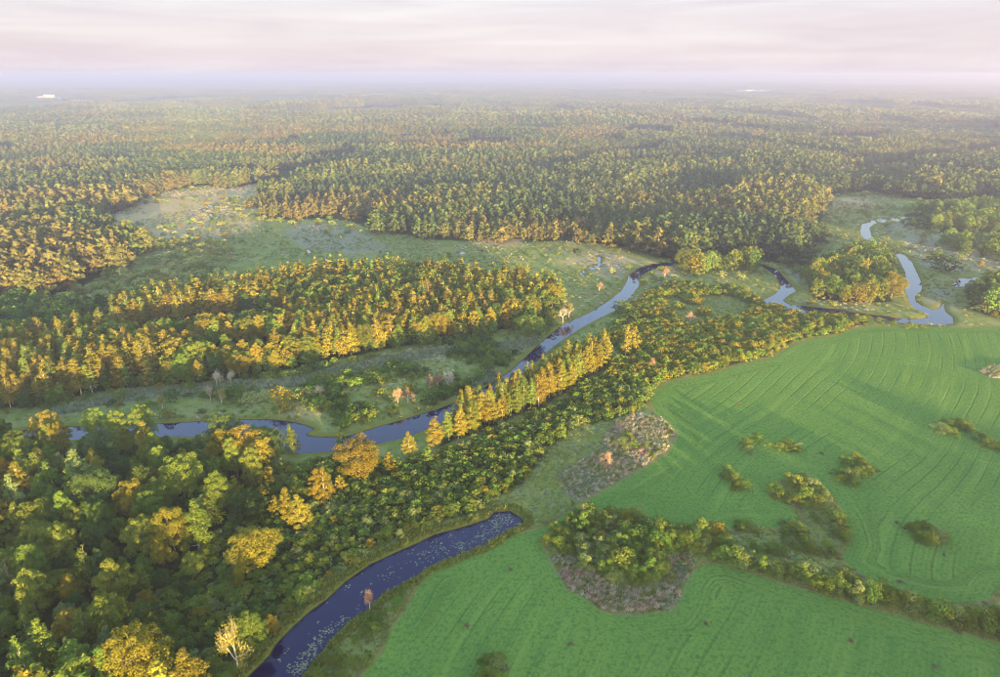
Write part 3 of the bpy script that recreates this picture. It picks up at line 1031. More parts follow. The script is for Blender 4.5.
# wood between the two river loops and along the eastern bends
q = off_water(jitter_grid(W['island'], 6.0, 24), 3.0)
grow('broadleaf', q, 9.0, 15.0, ['olive', 'green', 'dark', 'gold'], [3, 3, 3, 1.5], 36, 0.8, 1.05)
q = off_water(jitter_grid(W['east'], 6.5, 25), 3.0)
grow('broadleaf', q, 10.0, 15.0, ['green', 'olive', 'dark'], [3, 4, 1], 37, 0.85, 1.1)
for nm, sp, sd in (('east_far', 8.0, 26), ('east_strip', 9.0, 27), ('elbow', 7.0, 28)):
    q = off_water(jitter_grid(W[nm], sp, sd), 2.5)
    if nm != 'elbow':
        q = q[vnoise(q, 30, sd) > 0.3]
    grow('broadleaf', q, 8.0, 14.0, ['olive', 'green', 'dark'], [3, 3, 2], sd + 20, 0.85, 1.1)

# willow scrub
q = off_water(jitter_grid(W['belt'], 2.75, 41), 3.2)
q = q[~inside(q, W['hole']) | (vnoise(q, 12, 4) > 0.75)]
q = clear_of_keys(q, 2.2)
q = q[vnoise(q, 9, 14) > 0.03]
dfar = np.hypot(q[:, 0], q[:, 1])
grow('bush', q[dfar < 260], 1.6, 3.4, ['green', 'olive', 'silver', 'dark', 'gold'], [4, 3.5, 2, 2, 0.5], 61, 0.8, 1.25)
grow('bush', q[dfar >= 260], 1.8, 4.0, ['olive', 'gold', 'green'], [4, 3, 2], 62, 0.85, 1.3)
q = off_water(jitter_grid(W['bank'], 2.9, 42), 2.5)
q = q[vnoise(q, 8, 24) > 0.26]
grow('bush', q, 1.2, 2.8, ['green', 'olive', 'silver'], [4, 3, 1], 63)
q = off_water(jitter_grid(W['wood_near'], 3.6, 43), 3.0)
q = q[vnoise(q, 16, 2) < 0.36]
grow('bush', q, 1.8, 4.0, ['green', 'dark', 'olive'], [4, 3, 1], 64)
q = off_water(jitter_grid(W['shrub_far'], 5.0, 44), 3.0)
q = q[vnoise(q, 26, 34) > 0.28]
grow('bush', q, 2.4, 4.6, ['willow', 'gold', 'olive'], [6, 1, 2], 65, 0.9, 1.3)
q = off_water(jitter_grid(W['shrub_river'], 3.4, 45), 2.5)
q = q[(vnoise(q, 20, 44) > 0.36) & (sdf_any(q, SEDGE_W) > 1)]
grow('bush', q, 1.6, 3.8, ['green', 'dark', 'olive'], [5, 3, 1.5], 66, 0.9, 1.3)
q = jitter_grid(W['glade'], 4.2, 49)
grow('bush', q, 2.0, 4.5, ['dark', 'green'], [4, 3], 69, 1.0, 1.4)
q = off_water(jitter_grid(W['shrub_east'], 6.0, 46), 2.5)
grow('bush', q, 2.0, 4.5, ['green', 'olive', 'dark'], [3, 3, 2], 67, 1.0, 1.4)
# loose shrubs on the far meadows
q = off_water(jitter_grid(W['open_far'], 13.0, 47), 3.0)
dm = np.minimum(sdf_any(q, [W['wood_mid'], W['belt'], W['field'], W['aspen_row'], W['wood_near']]), 99)
q = q[(dm > 4) & (vnoise(q, 45, 54) > 0.56)]
grow('bush', q, 1.5, 4.0, ['olive', 'green', 'gold', 'willow'], [2, 2, 1.5, 4], 68, 1.0, 1.5)

# tussocks and low growth all over the open meadows
q = off_water(jitter_grid(W['open_far'], 3.8, 48), 1.2)
dm = sdf_any(q, [W['wood_mid'], W['belt'], W['aspen_row'], W['wood_near']])
dm = np.minimum(dm, sdf(q, W['field']))
q = q[(dm > 1) & (q[:, 1] < 800) & (vnoise(q, 28, 55) * 0.6 + vnoise(q, 7, 56) * 0.4 > 0.42)]
TUSSOCKS = q
# thicket and hedge in the field
q = jitter_grid(W['thicket'], 3.7, 51)
grow('hedge', q, 3.0, 5.6, ['olive', 'green', 'gold', 'silver', 'dark'], [4, 4, 0.6, 2.5, 0.4], 71, 0.8, 1.1)
for (x0, y0, x1, y1, n, hh) in [(728, 556, 778, 570, 9, 4.2), (782, 572, 832, 588, 9, 4.4), (834, 586, 872, 600, 7, 4.8), (874, 596, 916, 611, 7, 4.6),
                                (920, 610, 962, 624, 7, 4.2), (966, 622, 1040, 645, 12, 4.6), (735, 549, 780, 558, 5, 3.0), (1040, 648, 1110, 672, 9, 4.5)]:
    rng = np.random.default_rng(int(x0))
    for k in range(n):
        f = (k + rng.uniform(0.1, 0.9)) / n
        g = G(x0 + (x1 - x0) * f, y0 + (y1 - y0) * f + rng.uniform(-5, 4))
        grow('hedge', [g], hh * 0.75, hh * 1.1, ['olive', 'green', 'gold', 'silver'], [4, 4, 0.3, 1.2], int(x0) + k, 0.85, 1.15)
ISLANDS = [(745, 446, 10), (757, 441, 11), (749, 452, 9), (780, 449, 9), (792, 451, 11), (786, 445, 9), (768, 447, 6), (798, 449, 8),
           (727, 472, 11), (733, 481, 11), (738, 489, 10), (744, 486, 9), (725, 478, 8),
           (845, 465, 12), (853, 461, 12), (860, 466, 11), (840, 475, 11), (848, 478, 13), (856, 476, 12), (866, 474, 11), (842, 482, 10), (853, 484, 11), (868, 470, 9),
           (773, 492, 13), (781, 497, 11), (792, 486, 16), (802, 483, 13), (811, 488, 13), (806, 500, 18), (818, 507, 15), (795, 504, 12), (821, 494, 10), (826, 498, 11),
           (836, 521, 14), (840, 529, 12), (842, 537, 13), (846, 542, 10), (834, 533, 11), (814, 519, 9), (793, 531, 14), (800, 539, 15), (805, 545, 13), (790, 544, 10),
           (784, 536, 9), (810, 552, 12), (827, 547, 9), (832, 555, 10), (824, 553, 9), (747, 527, 11), (741, 531, 10), (756, 534, 7), (738, 526, 8), (782, 524, 7), (797, 550, 8),
           (914, 533, 12), (923, 530, 13), (930, 535, 15), (938, 540, 14), (920, 539, 12), (928, 542, 14), (944, 538, 10), (911, 528, 7),
           (941, 432, 12), (948, 427, 11), (955, 425, 10), (962, 429, 13), (952, 434, 9), (968, 431, 8), (980, 440, 11), (988, 446, 12), (996, 449, 11), (1003, 450, 10),
           (622, 446, 12), (634, 448, 10), (626, 438, 9), (646, 447, 6), (488, 664, 14), (496, 670, 15), (484, 676, 13), (492, 682, 16), (500, 658, 8), (478, 686, 12),
           (878, 322, 7), (893, 325, 6), (910, 328, 8), (922, 329, 6), (866, 322, 9), (855, 322, 8)]
for i, (px, py, wpx) in enumerate(ISLANDS):
    one('hedge', px, py, wpx * 0.9, wpx * 1.25, ['olive', 'green', 'silver', 'green', 'olive'][i % 5], i % 6)

# ------------------------------------------------------------------ trees one can tell apart: things with parts
EDGE_NAMES = {'broadleaf': 'broadleaf_tree', 'aspen': 'aspen_tree', 'bush': 'willow_bush', 'hedge': 'field_bush'}
LANDMARKS = [('the tip of the lily pond', (515, 518)), ('the pink bare tree on the pond bank', (370, 611)),
             ('the bleached half bare tree beside the pond', (238, 668)), ('the great golden tree above the pond', (256, 572)),
             ('the great golden tree below the river bend', (359, 479)), ('the open river bend behind the dark wood', (300, 445)),
             ('the grey reed patch beside the field', (620, 450)), ('the reed fringed thicket in the field', (625, 560)),
             ('the lower left corner of the picture', (0, 676)), ('the left edge of the dark wood', (0, 540)),
             ('the upper left end of the dark wood', (0, 455)), ('the far edge of the dark wood', (130, 447)),
             ('the dark hollow inside the wood', (90, 560)), ('the near end of the aspen row', (432, 447)), ('the middle of the aspen row', (520, 410)),
             ('the far end of the aspen row', (610, 360)), ('the corner where field meets scrub', (652, 398)),
             ('the left end of the river', (10, 438)), ('the sedge strip beyond the river', (240, 388)),
             ('the orange dry trees across the river', (430, 393)), ('the right end of the golden wood', (550, 312)),
             ('the back edge of the golden wood', (380, 276)), ('the left end of the golden wood', (10, 405)), ('the shady front of the golden wood', (150, 386)),
             ('the middle of the golden wood', (280, 325)), ('the kinked river loop at right', (785, 300)), ('the wood between the river loops', (860, 285)),
             ('the wide pool at the field edge', (945, 318)), ('the right end of the hedge', (1000, 640)), ('the left end of the hedge', (730, 562)),
             ('the bend in the middle of the hedge', (860, 598)), ('the weedy hollow above the hedge', (815, 540)), ('the small bush clump mid field', (850, 475)),
             ('the lone long bush in the field', (928, 538)), ('the far bush clump at the right edge', (985, 445)), ('the split bush clump in the upper field', (770, 447)),
             ('the bottom edge of the picture', (490, 677)), ('the pond bank opposite the field', (340, 590)), ('the middle of the shrub belt', (480, 480)),
             ('the upper shrub belt near the river', (660, 330)), ('the right tip of the shrub belt', (850, 325))]
LM = np.array([G(*p) for _, p in LANDMARKS])
TINT_WORDS = {'green': 'mid green', 'olive': 'olive green', 'gold': 'golden yellow', 'dark': 'dark green', 'silver': 'pale green'}
KIND_WORDS = {'broadleaf': 'broad crowned tree', 'aspen': 'slender aspen', 'bush': 'willow bush', 'hedge': 'field bush'}
CATS = {'broadleaf': 'tree', 'aspen': 'tree', 'bush': 'bush', 'hedge': 'bush'}
GROUPS = {'broadleaf': 'broad crowned trees', 'aspen': 'slender aspens', 'bush': 'willow bushes of the scrub', 'hedge': 'bushes in the field and hedge'}


def ordinal(n):
    suf = 'th' if 10 <= n % 100 <= 20 else {1: 'st', 2: 'nd', 3: 'rd'}.get(n % 10, 'th')
    return '%d%s' % (n, suf)


def split_visible(plants, limit):
    x = np.array([p['x'] for p in plants])
    y = np.array([p['y'] for p in plants])
    h = np.array([p['h'] for p in plants])
    u, v, dep = project(x, y, h * 0.6)
    vis = (u > -5) & (u < 1005) & (v > 0) & (v < 682) & (dep > 10)
    size = np.where(vis, h / dep, -1)
    order = np.argsort(-size)
    chosen = [i for i in order[:limit] if size[i] > 0]
    rest = [i for i in range(len(plants)) if i not in set(chosen)]
    return [plants[i] for i in chosen], [plants[i] for i in rest]


def place(kind, plants):
    src = 'bush' if kind == 'hedge' else kind
    pts = np.array([[p['x'], p['y']] for p in plants])
    dl = np.linalg.norm(pts[:, None] - LM[None], axis=2)
    near_lm = dl.argmin(1)
    used = set()
    for i, p in enumerate(plants):
        rec = FORMS[src][p['form']]
        s = p['h'] / rec['H']
        r = bpy.data.objects.new(EDGE_NAMES[kind], None)
        r.empty_display_size = 0.5
        r.location = (p['x'], p['y'], 0.0)
        lean = 0.05 if src != 'bush' else 0.02
        r.rotation_euler = (lean * math.sin(p['rot'] * 7.1), lean * math.cos(p['rot'] * 5.3), p['rot'])
        r.scale = (s * p['w'], s * p['w'], s)
        link(r)
        same = np.array([q_['tint'] == p['tint'] for q_ in plants])
        j = near_lm[i]
        rank = int((dl[same, j] < dl[i, j]).sum()) + 1
        lab = '%s nearest %s %s to %s' % (ordinal(rank), TINT_WORDS[p['tint']], KIND_WORDS[kind], LANDMARKS[j][0])
        tag(r, lab, CATS[kind], GROUPS[kind])
        c = bpy.data.objects.new('foliage' if src == 'bush' else 'crown', rec['crown'][p['tint']])
        link(c, r)
        tr = bpy.data.objects.new('stem' if src == 'bush' else 'trunk', rec['trunk'])
        link(tr, r)


def lod_set(prefix, kind, tints, n, nleaf, leaf):
    out = []
    for tint in tints:
        for i in range(n):
            if kind == 'broadleaf':
                out.append((tint, lod_form(prefix, 500 + i, 1.2, 12.0, [4.3, 3.8, 4.8, 3.5][i % 4], ['round', 'oval'][i % 2], 44, nleaf, leaf, 0.34, 0.2, tint, 'bark')))
            elif kind == 'aspen':
                out.append((tint, lod_form(prefix, 600 + i, 0.6, 13.0, [2.1, 1.8, 2.3, 2.0][i % 4], 'aspen', 24, nleaf, leaf, 0.46, 0.14, tint, 'bark')))
            else:
                out.append((tint, lod_form(prefix, 700 + i, 0.2, 2.4, [1.7, 1.5, 1.9, 2.0][i % 4], 'dome', 12, nleaf, leaf, 0.42, 0.04, tint, 'bark')))
    return out


STUFF_INFO = {'broadleaf': ('woodland', 'mass of broad crowned trees too dense to count', 700, 0.95, 12.0),
              'aspen': ('aspen_woodland', 'mass of slender aspens too dense to count', 500, 0.75, 13.0),
              'bush': ('scrub', 'mass of willow scrub too dense to count', 300, 0.42, 2.4),
              'hedge': ('hedge_scrub', 'remaining bushes at the end of the hedge', 300, 0.42, 2.4)}
for kind in ('broadleaf', 'aspen', 'bush', 'hedge'):
    big, rest = split_visible(PLANTS[kind], 300)
    place(kind, big)
    print(kind, len(big), len(rest))
    if rest:
        nm, lb, nl, lf, H0 = STUFF_INFO[kind]
        tints_ = TREE_TINTS + (['willow'] if kind == 'bush' else [])
        forms = lod_set(nm, 'bush' if kind == 'hedge' else kind, tints_, 4, nl, lf)
        byt = {t_: [i for i, f in enumerate(forms) if f[0] == t_] for t_ in tints_}
        pts = [(p['x'], p['y'], 0.0) for p in rest]
        scl = [(p['h'] / H0 * p['w'], p['h'] / H0 * p['w'], p['h'] / H0) for p in rest]
        idx = [byt[p['tint']][p['form'] % 4] for p in rest]
        make_stuff(nm, lb, pts, scl, [p['rot'] for p in rest], idx, [f[1] for f in forms])

rng = np.random.default_rng(1601)
tus_forms = lod_set('tussock', 'bush', ['willow', 'olive', 'meadow', 'reed'], 2, 90, 0.6)
n = len(TUSSOCKS)
tw = rng.uniform(0.35, 0.95, n)
cl = np.digitize(vnoise(TUSSOCKS, 40, 57) + rng.uniform(-0.25, 0.25, n), [0.3, 0.55, 0.72])
make_stuff('tussocks', 'low tussocks and weeds covering the open meadows', np.stack([TUSSOCKS[:, 0], TUSSOCKS[:, 1], np.full(n, -0.05)], 1),
           np.stack([tw, tw, rng.uniform(0.15, 0.5, n)], 1), rng.uniform(0, 6.28, n), cl * 2 + rng.integers(0, 2, n), [f[1] for f in tus_forms])
print('tussocks', n)

# purplish weed patches in the field
WEEDS = [(830, 473.6), (821.6, 454), (879, 471.6), (897, 522.7), (903, 528), (850, 641), (958.7, 633), (901, 582), (944, 555), (737.7, 404),
         (510, 570), (467, 627), (571.6, 644.7), (506, 668), (838, 524), (705, 624), (936, 668)]
wv, wq, wt, _, _ = make_crown(1700, 0.02, 0.35, 0.9, 'dome', 12, 160, 0.22, 0.4)
weed_mesh = crown_mesh('weed_patch', wv, wq, wt, 'weed')
for i, (px, py) in enumerate(WEEDS):
    g = G(px, py)
    o = bpy.data.objects.new('weed_patch', weed_mesh)
    o.location = (g[0], g[1], 0)
    o.scale = (0.6 + 0.5 * ((i * 7) % 5) / 5, 0.5 + 0.6 * ((i * 3) % 4) / 4, 0.8)
    o.rotation_euler = (0, 0, i * 1.3)
    link(o)
    dl = np.linalg.norm(LM - g, axis=1)
    j = int(dl.argmin())
    allw = np.array([np.linalg.norm(G(*w_) - LM[j]) for w_ in WEEDS])
    tag(o, '%s nearest purplish weed patch to %s' % (ordinal(int((allw < dl[j] - 1e-9).sum()) + 1), LANDMARKS[j][0]), 'weeds', 'weed patches in the field')

# ------------------------------------------------------------------ dead and half bare trees


def bare_tree(seed, H, r0, spread, depth=4):
    rng = np.random.default_rng(seed)
    parts, tips = [], []

    def branch(s, d, L, r, lev):
        e = s + d * L
        mid = s + d * L * 0.5 + rng.normal(size=3) * L * 0.05
        parts.append((lev, tube([s, mid, e], [r, r * 0.8, r * 0.55], 5 if lev < 2 else 3)))
        if lev >= depth:
            tips.append(e)
            tips.append(mid)
            return
        for k in range(4 if lev < 2 else 3):
            nd = d + rng.normal(size=3) * spread
            nd[2] += 0.25
            nd = nd / np.linalg.norm(nd)
            branch(s + d * L * rng.uniform(0.45, 1.0), nd, L * rng.uniform(0.6, 0.85), r * 0.55, lev + 1)
    branch(np.array([0, 0, -0.1]), np.array([0.03, 0.02, 1.0]), H * 0.30, r0, 0)
    tr = join([p for l, p in parts if l <= 1])
    br = join([p for l, p in parts if l > 1])
    tips = np.array(tips)
    return tr, br, tips


BARE = []
for i in range(4):
    tr, br, tips = bare_tree(800 + i, 10.0, [0.2, 0.16, 0.22, 0.18][i], [0.42, 0.36, 0.5, 0.4][i])
    rng = np.random.default_rng(850 + i)
    k = rng.choice(len(tips), 1400)
    lp = tips[k] * rng.uniform(0.8, 1.03, (1400, 1)) + rng.normal(size=(1400, 3)) * 0.35
    lv, lq = leaf_quads(rng, lp, rand_dirs(rng, 1400), 0.26)
    hmax = max(br[0][:, 2].max(), lv[:, 2].max())
    BARE.append(dict(trunk=plain_mesh('bare_trunk', *tr, 'pale'), branches=plain_mesh('bare_branches', *br, 'pale'),
                     leaves={m_: plain_mesh('bare_leaves', lv, lq, m_, rng.uniform(0, 1, len(lq))) for m_ in ('dry', 'gold', 'reed')},
                     H=float(hmax), R=float(np.abs(br[0][:, :2]).max())))
DEAD = [(238, 669, 52, 36, 0, 'gold', 'bleached bare trunk with sparse yellow leaves beside the lily pond'),
        (370, 611, 25, 13, 1, 'dry', 'lone pink crowned bare tree standing on the pond bank'),
        (609, 466, 16, 18, 2, 'dry', 'pale orange dry tree in the grey reed patch'),
        (398, 405, 21, 17, 2, 'dry', 'leftmost orange dry tree on the meadow across the river'),
        (408, 403, 18, 16, 0, 'dry', 'short orange dry tree next to the leftmost one across the river'),
        (430, 394, 24, 14, 1, 'dry', 'orange topped dry tree, taller left one of the pair across the river'),
        (437, 392, 23, 14, 3, 'dry', 'orange topped dry tree, right one of the pair across the river'),
        (448, 388, 22, 18, 2, 'reed', 'grey leafless tree beside the orange dry pair across the river'),
        (321, 399, 17, 12, 3, 'reed', 'greyish brown bare tree on the meadow above the river bend'),
        (211, 402, 22, 14, 1, 'reed', 'tall greyish bare tree in front of the golden wood'),
        (222, 405, 20, 15, 0, 'gold', 'half bare tree just right of the tall greyish one'),
        (217, 386, 18, 16, 2, 'reed', 'bare tree against the dark foot of the golden wood'),
        (231, 385, 17, 12, 3, 'reed', 'thin bare tree close to the dark foot of the golden wood'),
        (163, 410, 18, 14, 3, 'gold', 'leaning half bare tree on the sedge by the river'),
        (563, 322, 17, 13, 2, 'reed', 'greyish bare round tree at the river by the golden wood'),
        (569, 318, 20, 14, 1, 'gold', 'thin half bare tree right of the greyish one by the river'),
        (664, 280, 15, 12, 3, 'dry', 'pale dry tree on the inner bank of the river curve'),
        (599, 292, 12, 12, 2, 'dry', 'small dry tree on the meadow near the small stream'),
        (831, 288, 16, 14, 1, 'dry', 'dry tree in front of the wood between river loops'),
        (690, 322, 12, 14, 0, 'dry', 'small reddish dry tree in the scrub meadow'),
        (652, 372, 18, 12, 1, 'dry', 'thin dry tree inside the shrub belt near the field corner'),
        (985, 312, 20, 20, 2, 'dry', 'big brownish dry tree at the right river wood')]
for px, py, hpx, wpx, f, lm_, lab in DEAD:
    g = G(px, py)
    rec = BARE[f]
    _, _, dep = project(g[0], g[1], 2.0)
    dip = math.atan2(CAM_H, math.hypot(*g))
    H = hpx / FPX * dep / math.cos(dip) * 0.92
    wid = wpx / FPX * dep
    r = bpy.data.objects.new('dead_tree', None)
    r.empty_display_size = 0.5
    r.location = (g[0], g[1], 0)
    r.rotation_euler = (0, 0, px % 6.28)
    s = H / rec['H']
    sw = min(max(wid / (2 * rec['R']), s * 0.6), s * 1.5)
    r.scale = (sw, sw, s)
    link(r)
    tag(r, lab, 'tree', 'dead and half bare trees')
    for nm, m_ in (('trunk', rec['trunk']), ('branches', rec['branches']), ('crown', rec['leaves'][lm_])):
        link(bpy.data.objects.new(nm, m_), r)

# ------------------------------------------------------------------ the great forest
far_forms = []
for tint, n in (('wood_olive', 3), ('wood_green', 3), ('wood_gold', 3), ('wood_dark', 2)):
    for i in range(n):
        if i % 3 == 2:
            far_forms.append((tint, lod_form('forest_tree', 900 + i, 0.8, 12.0, 4.2, 'oval', 18, 170, 1.9, 0.40, 0.2, tint, 'bark')))
        else:
            far_forms.append((tint, lod_form('forest_tree', 900 + i, 0.4, 13.0, [2.8, 3.3][i % 2], 'aspen', 16, 150, 1.7, 0.48, 0.15, tint, 'bark')))
R1, R2 = 1700.0, 17000.0
sp = 7.4
wedge = np.array([[-60, 120], [-420, 300], [-1900, 1000], [-1900, 1900], [1900, 1900], [1900, 1000], [420, 300], [60, 120]])
q = jitter_grid(wedge, sp, 77)
dq = np.hypot(q[:, 0], q[:, 1])
edge = sdf(q, W['open_far'])
gapd = sdf_any(q, GAP_W)
m = (dq < R1) & (q[:, 1] > G(500, 300)[1]) & (edge + (vnoise(q, 22, 62) - 0.5) * 34 > 1.5) & (gapd + (vnoise(q, 15, 63) - 0.5) * 20 > 0)
m &= (vnoise(q, 22, 61) > 0.10)
q = q[m]
q = q[np.abs(np.degrees(np.arctan2(q[:, 0], q[:, 1]))) < 46]
rng = np.random.default_rng(78)
def stands(q, size, seed):
    """patchwork of forest stands: the number of the nearest stand centre for each tree"""
    rg = np.random.default_rng(seed)
    c0 = np.floor((q + (np.stack([vnoise(q, 40, seed), vnoise(q, 40, seed + 1)], 1) - 0.5) * size * 0.3) / size).astype(int)
    best = np.full(len(q), 1e9)
    bid = np.zeros(len(q))
    tabx, taby, tabv = rg.random((64, 64)), rg.random((64, 64)), rg.random((64, 64))
    for dx in (-1, 0, 1):
        for dy in (-1, 0, 1):
            cc = c0 + np.array([dx, dy])
            i, j = cc[:, 0] % 64, cc[:, 1] % 64
            ctr = (cc + np.stack([tabx[i, j], taby[i, j]], 1)) * size
            d = ((q - ctr) ** 2).sum(1)
            m_ = d < best
            best[m_] = d[m_]
            bid[m_] = tabv[i, j][m_]
    return bid


st = stands(q, 115.0, 79)
keepm = ~((st > 0.955) & (np.hypot(q[:, 0], q[:, 1]) > 700))
q, st = q[keepm], st[keepm]
band = st * 0.45 + vnoise(q, 120, 71) * 0.40 + 0.03 + vnoise(q, 30, 72) * 0.17 + rng.uniform(-0.16, 0.16, len(q))
cls = np.digitize(band, [0.36, 0.49, 0.67])          # 0 dark, 1 green, 2 olive, 3 gold
names = ['wood_dark', 'wood_green', 'wood_olive', 'wood_gold']
pool = {t_: [i for i, f in enumerate(far_forms) if f[0] == t_] for t_ in names}
idx = np.array([pool[names[c]][int(k * len(pool[names[c]]))] for c, k in zip(cls, rng.random(len(q)))])
hh = (0.70 + 0.75 * ((st * 7.3) % 1.0) + rng.uniform(-0.18, 0.24, len(q)))
ww = hh * rng.uniform(0.95, 1.35, len(q))
make_stuff('forest', 'hazy mixed forest stretching towards the horizon', np.stack([q[:, 0], q[:, 1], np.zeros(len(q))], 1),
           np.stack([ww, ww, hh], 1), rng.uniform(0, 6.28, len(q)), idx, [f[1] for f in far_forms])
print('forest', len(q))

# distant forest: blocks of trees 100 m wide


def forest_block(seed, weights):
    rng = np.random.default_rng(seed)
    V, Q, T, MI, off = [], [], [], [], 0
    tints = ['wood_olive', 'wood_green', 'wood_gold', 'wood_dark']
    base = []
    for i in range(6):
        v, q_, tn, _, _ = make_crown(950 + i, 1.0, 13.0, [2.6, 3.2][i % 2], ['aspen', 'oval'][i % 2], 10, 34, 3.2, 0.5)
        base.append((v, q_, tn))
    n = 13
    for a in range(n):
        for b in range(n):
            v, q_, tn = base[rng.integers(6)]
            s = rng.uniform(0.85, 1.35)
            an = rng.uniform(0, 6.28)
            c, s_ = math.cos(an), math.sin(an)
            vv = v @ np.array([[c, s_, 0], [-s_, c, 0], [0, 0, 1]]) * np.array([s * 1.15, s * 1.15, s])
            vv = vv + np.array([(a + rng.uniform(0, 1)) / n * 104 - 52, (b + rng.uniform(0, 1)) / n * 104 - 52, 0])
            V.append(vv)
            Q.append(q_ + off)
            T.append(tn)
            MI.append(np.full(len(q_), rng.choice(4, p=weights), np.int32))
            off += len(v)
    me = mesh_from('forest_block', np.concatenate(V), quads=np.concatenate(Q))
    set_attr(me, 'tone', np.concatenate(T), 'FACE')
    for t_ in tints:
        me.materials.append(M[t_])
    me.polygons.foreach_set('material_index', np.concatenate(MI))
    return me


blocks = [forest_block(1, [.4, .3, .2, .1]), forest_block(2, [.3, .4, .1, .2]), forest_block(3, [.4, .2, .35, .05]), forest_block(4, [.2, .4, .1, .3])]
xs = np.arange(-15500, 15500, 100.0)
ys = np.arange(1100, 16500, 100.0)
X, Y = np.meshgrid(xs, ys)
q = np.stack([X.ravel(), Y.ravel()], 1)
dq = np.hypot(q[:, 0], q[:, 1])
q = q[(dq > R1 + 30) & (dq < R2) & (np.abs(np.degrees(np.arctan2(q[:, 0], q[:, 1]))) < 46)]
dq = np.hypot(q[:, 0], q[:, 1])
clear = (vnoise(q, 420, 81) * 0.6 + vnoise(q, 1500, 82) * 0.4)
q = q[~((clear > 0.63) & (dq > 2300)) & (sdf_any(q, PALE_W) > 30)]
dq = np.hypot(q[:, 0], q[:, 1])
rng = np.random.default_rng(83)
roll = (vnoise(q, 1800, 5) - 0.5) * 50 * np.clip((dq - 2500) / 6000, 0, 1)
idx = np.clip((stands(q, 420.0, 89) * 4 + rng.uniform(-0.8, 0.8, len(q))).astype(int), 0, 3)
make_stuff('distant_forest', 'far forest fading into blue haze below the horizon', np.stack([q[:, 0], q[:, 1], roll - 0.5], 1),
           np.stack([np.ones(len(q)), np.ones(len(q)), 0.6 + 1.1 * ((stands(q, 420.0, 88) * 5.7) % 1.0) + rng.uniform(-0.12, 0.12, len(q))], 1), rng.integers(0, 4, len(q)) * math.pi / 2, idx, blocks)
print('blocks', len(q))

# the wood behind the camera whose long evening shadow lies over the near field
back = np.array([[-60, -150], [-60, -52], [640, -52], [640, -160]], float)
q = jitter_grid(back, 6.4, 201)
rng = np.random.default_rng(202)
hb = rng.uniform(1.34, 1.56, len(q)) * (1 + 0.14 * np.clip((q[:, 0] - 200) / 60, 0, 1))
make_stuff('rear_woodland', 'tall mixed wood behind the viewpoint', np.stack([q[:, 0], q[:, 1], np.zeros(len(q))], 1),
           np.stack([hb * 0.9, hb * 0.9, hb], 1), rng.uniform(0, 6.28, len(q)), rng.integers(0, len(far_forms), len(q)), [f[1] for f in far_forms])

# ------------------------------------------------------------------ far clearings and buildings


def roll_at(x, y):
    p = np.array([[x, y]])
    return float((vnoise(p, 1800, 5)[0] - 0.5) * 50 * np.clip((math.hypot(x, y) - 2500) / 6000, 0, 1))


t = NT('straw')
gg = t.node('ShaderNodeNewGeometry')
dd_ = t.node('ShaderNodeBsdfDiffuse')
t.put(dd_.inputs['Color'], t.mix(t.noise(0.01, 3, 0.6, gg.outputs['Position']), (0.30, 0.26, 0.17), (0.52, 0.46, 0.36)))
t.l.new(dd_.outputs[0], t.out.inputs['Surface'])
STRAW = t.m
for poly in PALE_W:
    cx, cy = poly.mean(0)
    n = len(poly)
    vv = [(x, y, roll_at(x, y) + 3.0) for x, y in poly] + [(cx, cy, roll_at(cx, cy) + 3.0)]
    me = mesh_from('field', vv, [(i, (i + 1) % n, n) for i in range(n)])
    me.materials.append(STRAW)
    tag(link(bpy.data.objects.new('field', me)), kind='structure')


def flat_mat(name, c):
    t = NT(name)
    gg = t.node('ShaderNodeNewGeometry')
    d = t.node('ShaderNodeBsdfDiffuse')
    t.put(d.inputs['Color'], t.mix(t.noise(0.3, 3, 0.6, gg.outputs['Position']), c, tuple(v * 0.85 for v in c)))
    t.l.new(d.outputs[0], t.out.inputs['Surface'])
    return t.m


WALL, ROOF, GLASS = flat_mat('white_wall', (0.55, 0.52, 0.48)), flat_mat('grey_roof', (0.42, 0.36, 0.33)), flat_mat('dark_glass', (0.06, 0.07, 0.09))


def box(x0, x1, y0, y1, z0, z1):
    v = [(x, y, z) for z in (z0, z1) for y in (y0, y1) for x in (x0, x1)]
    return v, [(0, 2, 3, 1), (4, 5, 7, 6), (0, 1, 5, 4), (2, 6, 7, 3), (0, 4, 6, 2), (1, 3, 7, 5)]


def building(px, py, L, D, Hh, label):
    g = G(px, py)
    r = bpy.data.objects.new('far_building', None)
    r.location = (g[0], g[1], roll_at(*g))
    link(r)
    tag(r, label, 'building', 'buildings far out in the forest')
    v, f = box(-L / 2, L / 2, -D / 2, D / 2, -1, Hh)
    me = mesh_from('wall', v, f)
    me.materials.append(WALL)
    link(bpy.data.objects.new('wall', me), r)
    e = 0.6
    v = [(-L / 2 - e, -D / 2 - e, Hh + .01), (L / 2 + e, -D / 2 - e, Hh + .01), (L / 2 + e, D / 2 + e, Hh + .01), (-L / 2 - e, D / 2 + e, Hh + .01), (-L / 2 - e, 0, Hh + D * .16), (L / 2 + e, 0, Hh + D * .16)]
    me = mesh_from('roof', v, [(0, 1, 5, 4), (2, 3, 4, 5), (0, 4, 3), (1, 2, 5), (0, 3, 2, 1)])
    me.materials.append(ROOF)
    link(bpy.data.objects.new('roof', me), r)
    wn_ = max(int(L / 6), 2)
    v, f = box(-1.2, 1.2, -D / 2 - 0.12, -D / 2 + 0.05, Hh * .45, Hh * .75)
    wm = mesh_from('window', v, f)
    wm.materials.append(GLASS)
    for k in range(wn_):
        w_ = bpy.data.objects.new('window', wm)
        w_.location = (-L / 2 + (k + .5) * L / wn_, 0, 0)
        link(w_, r)


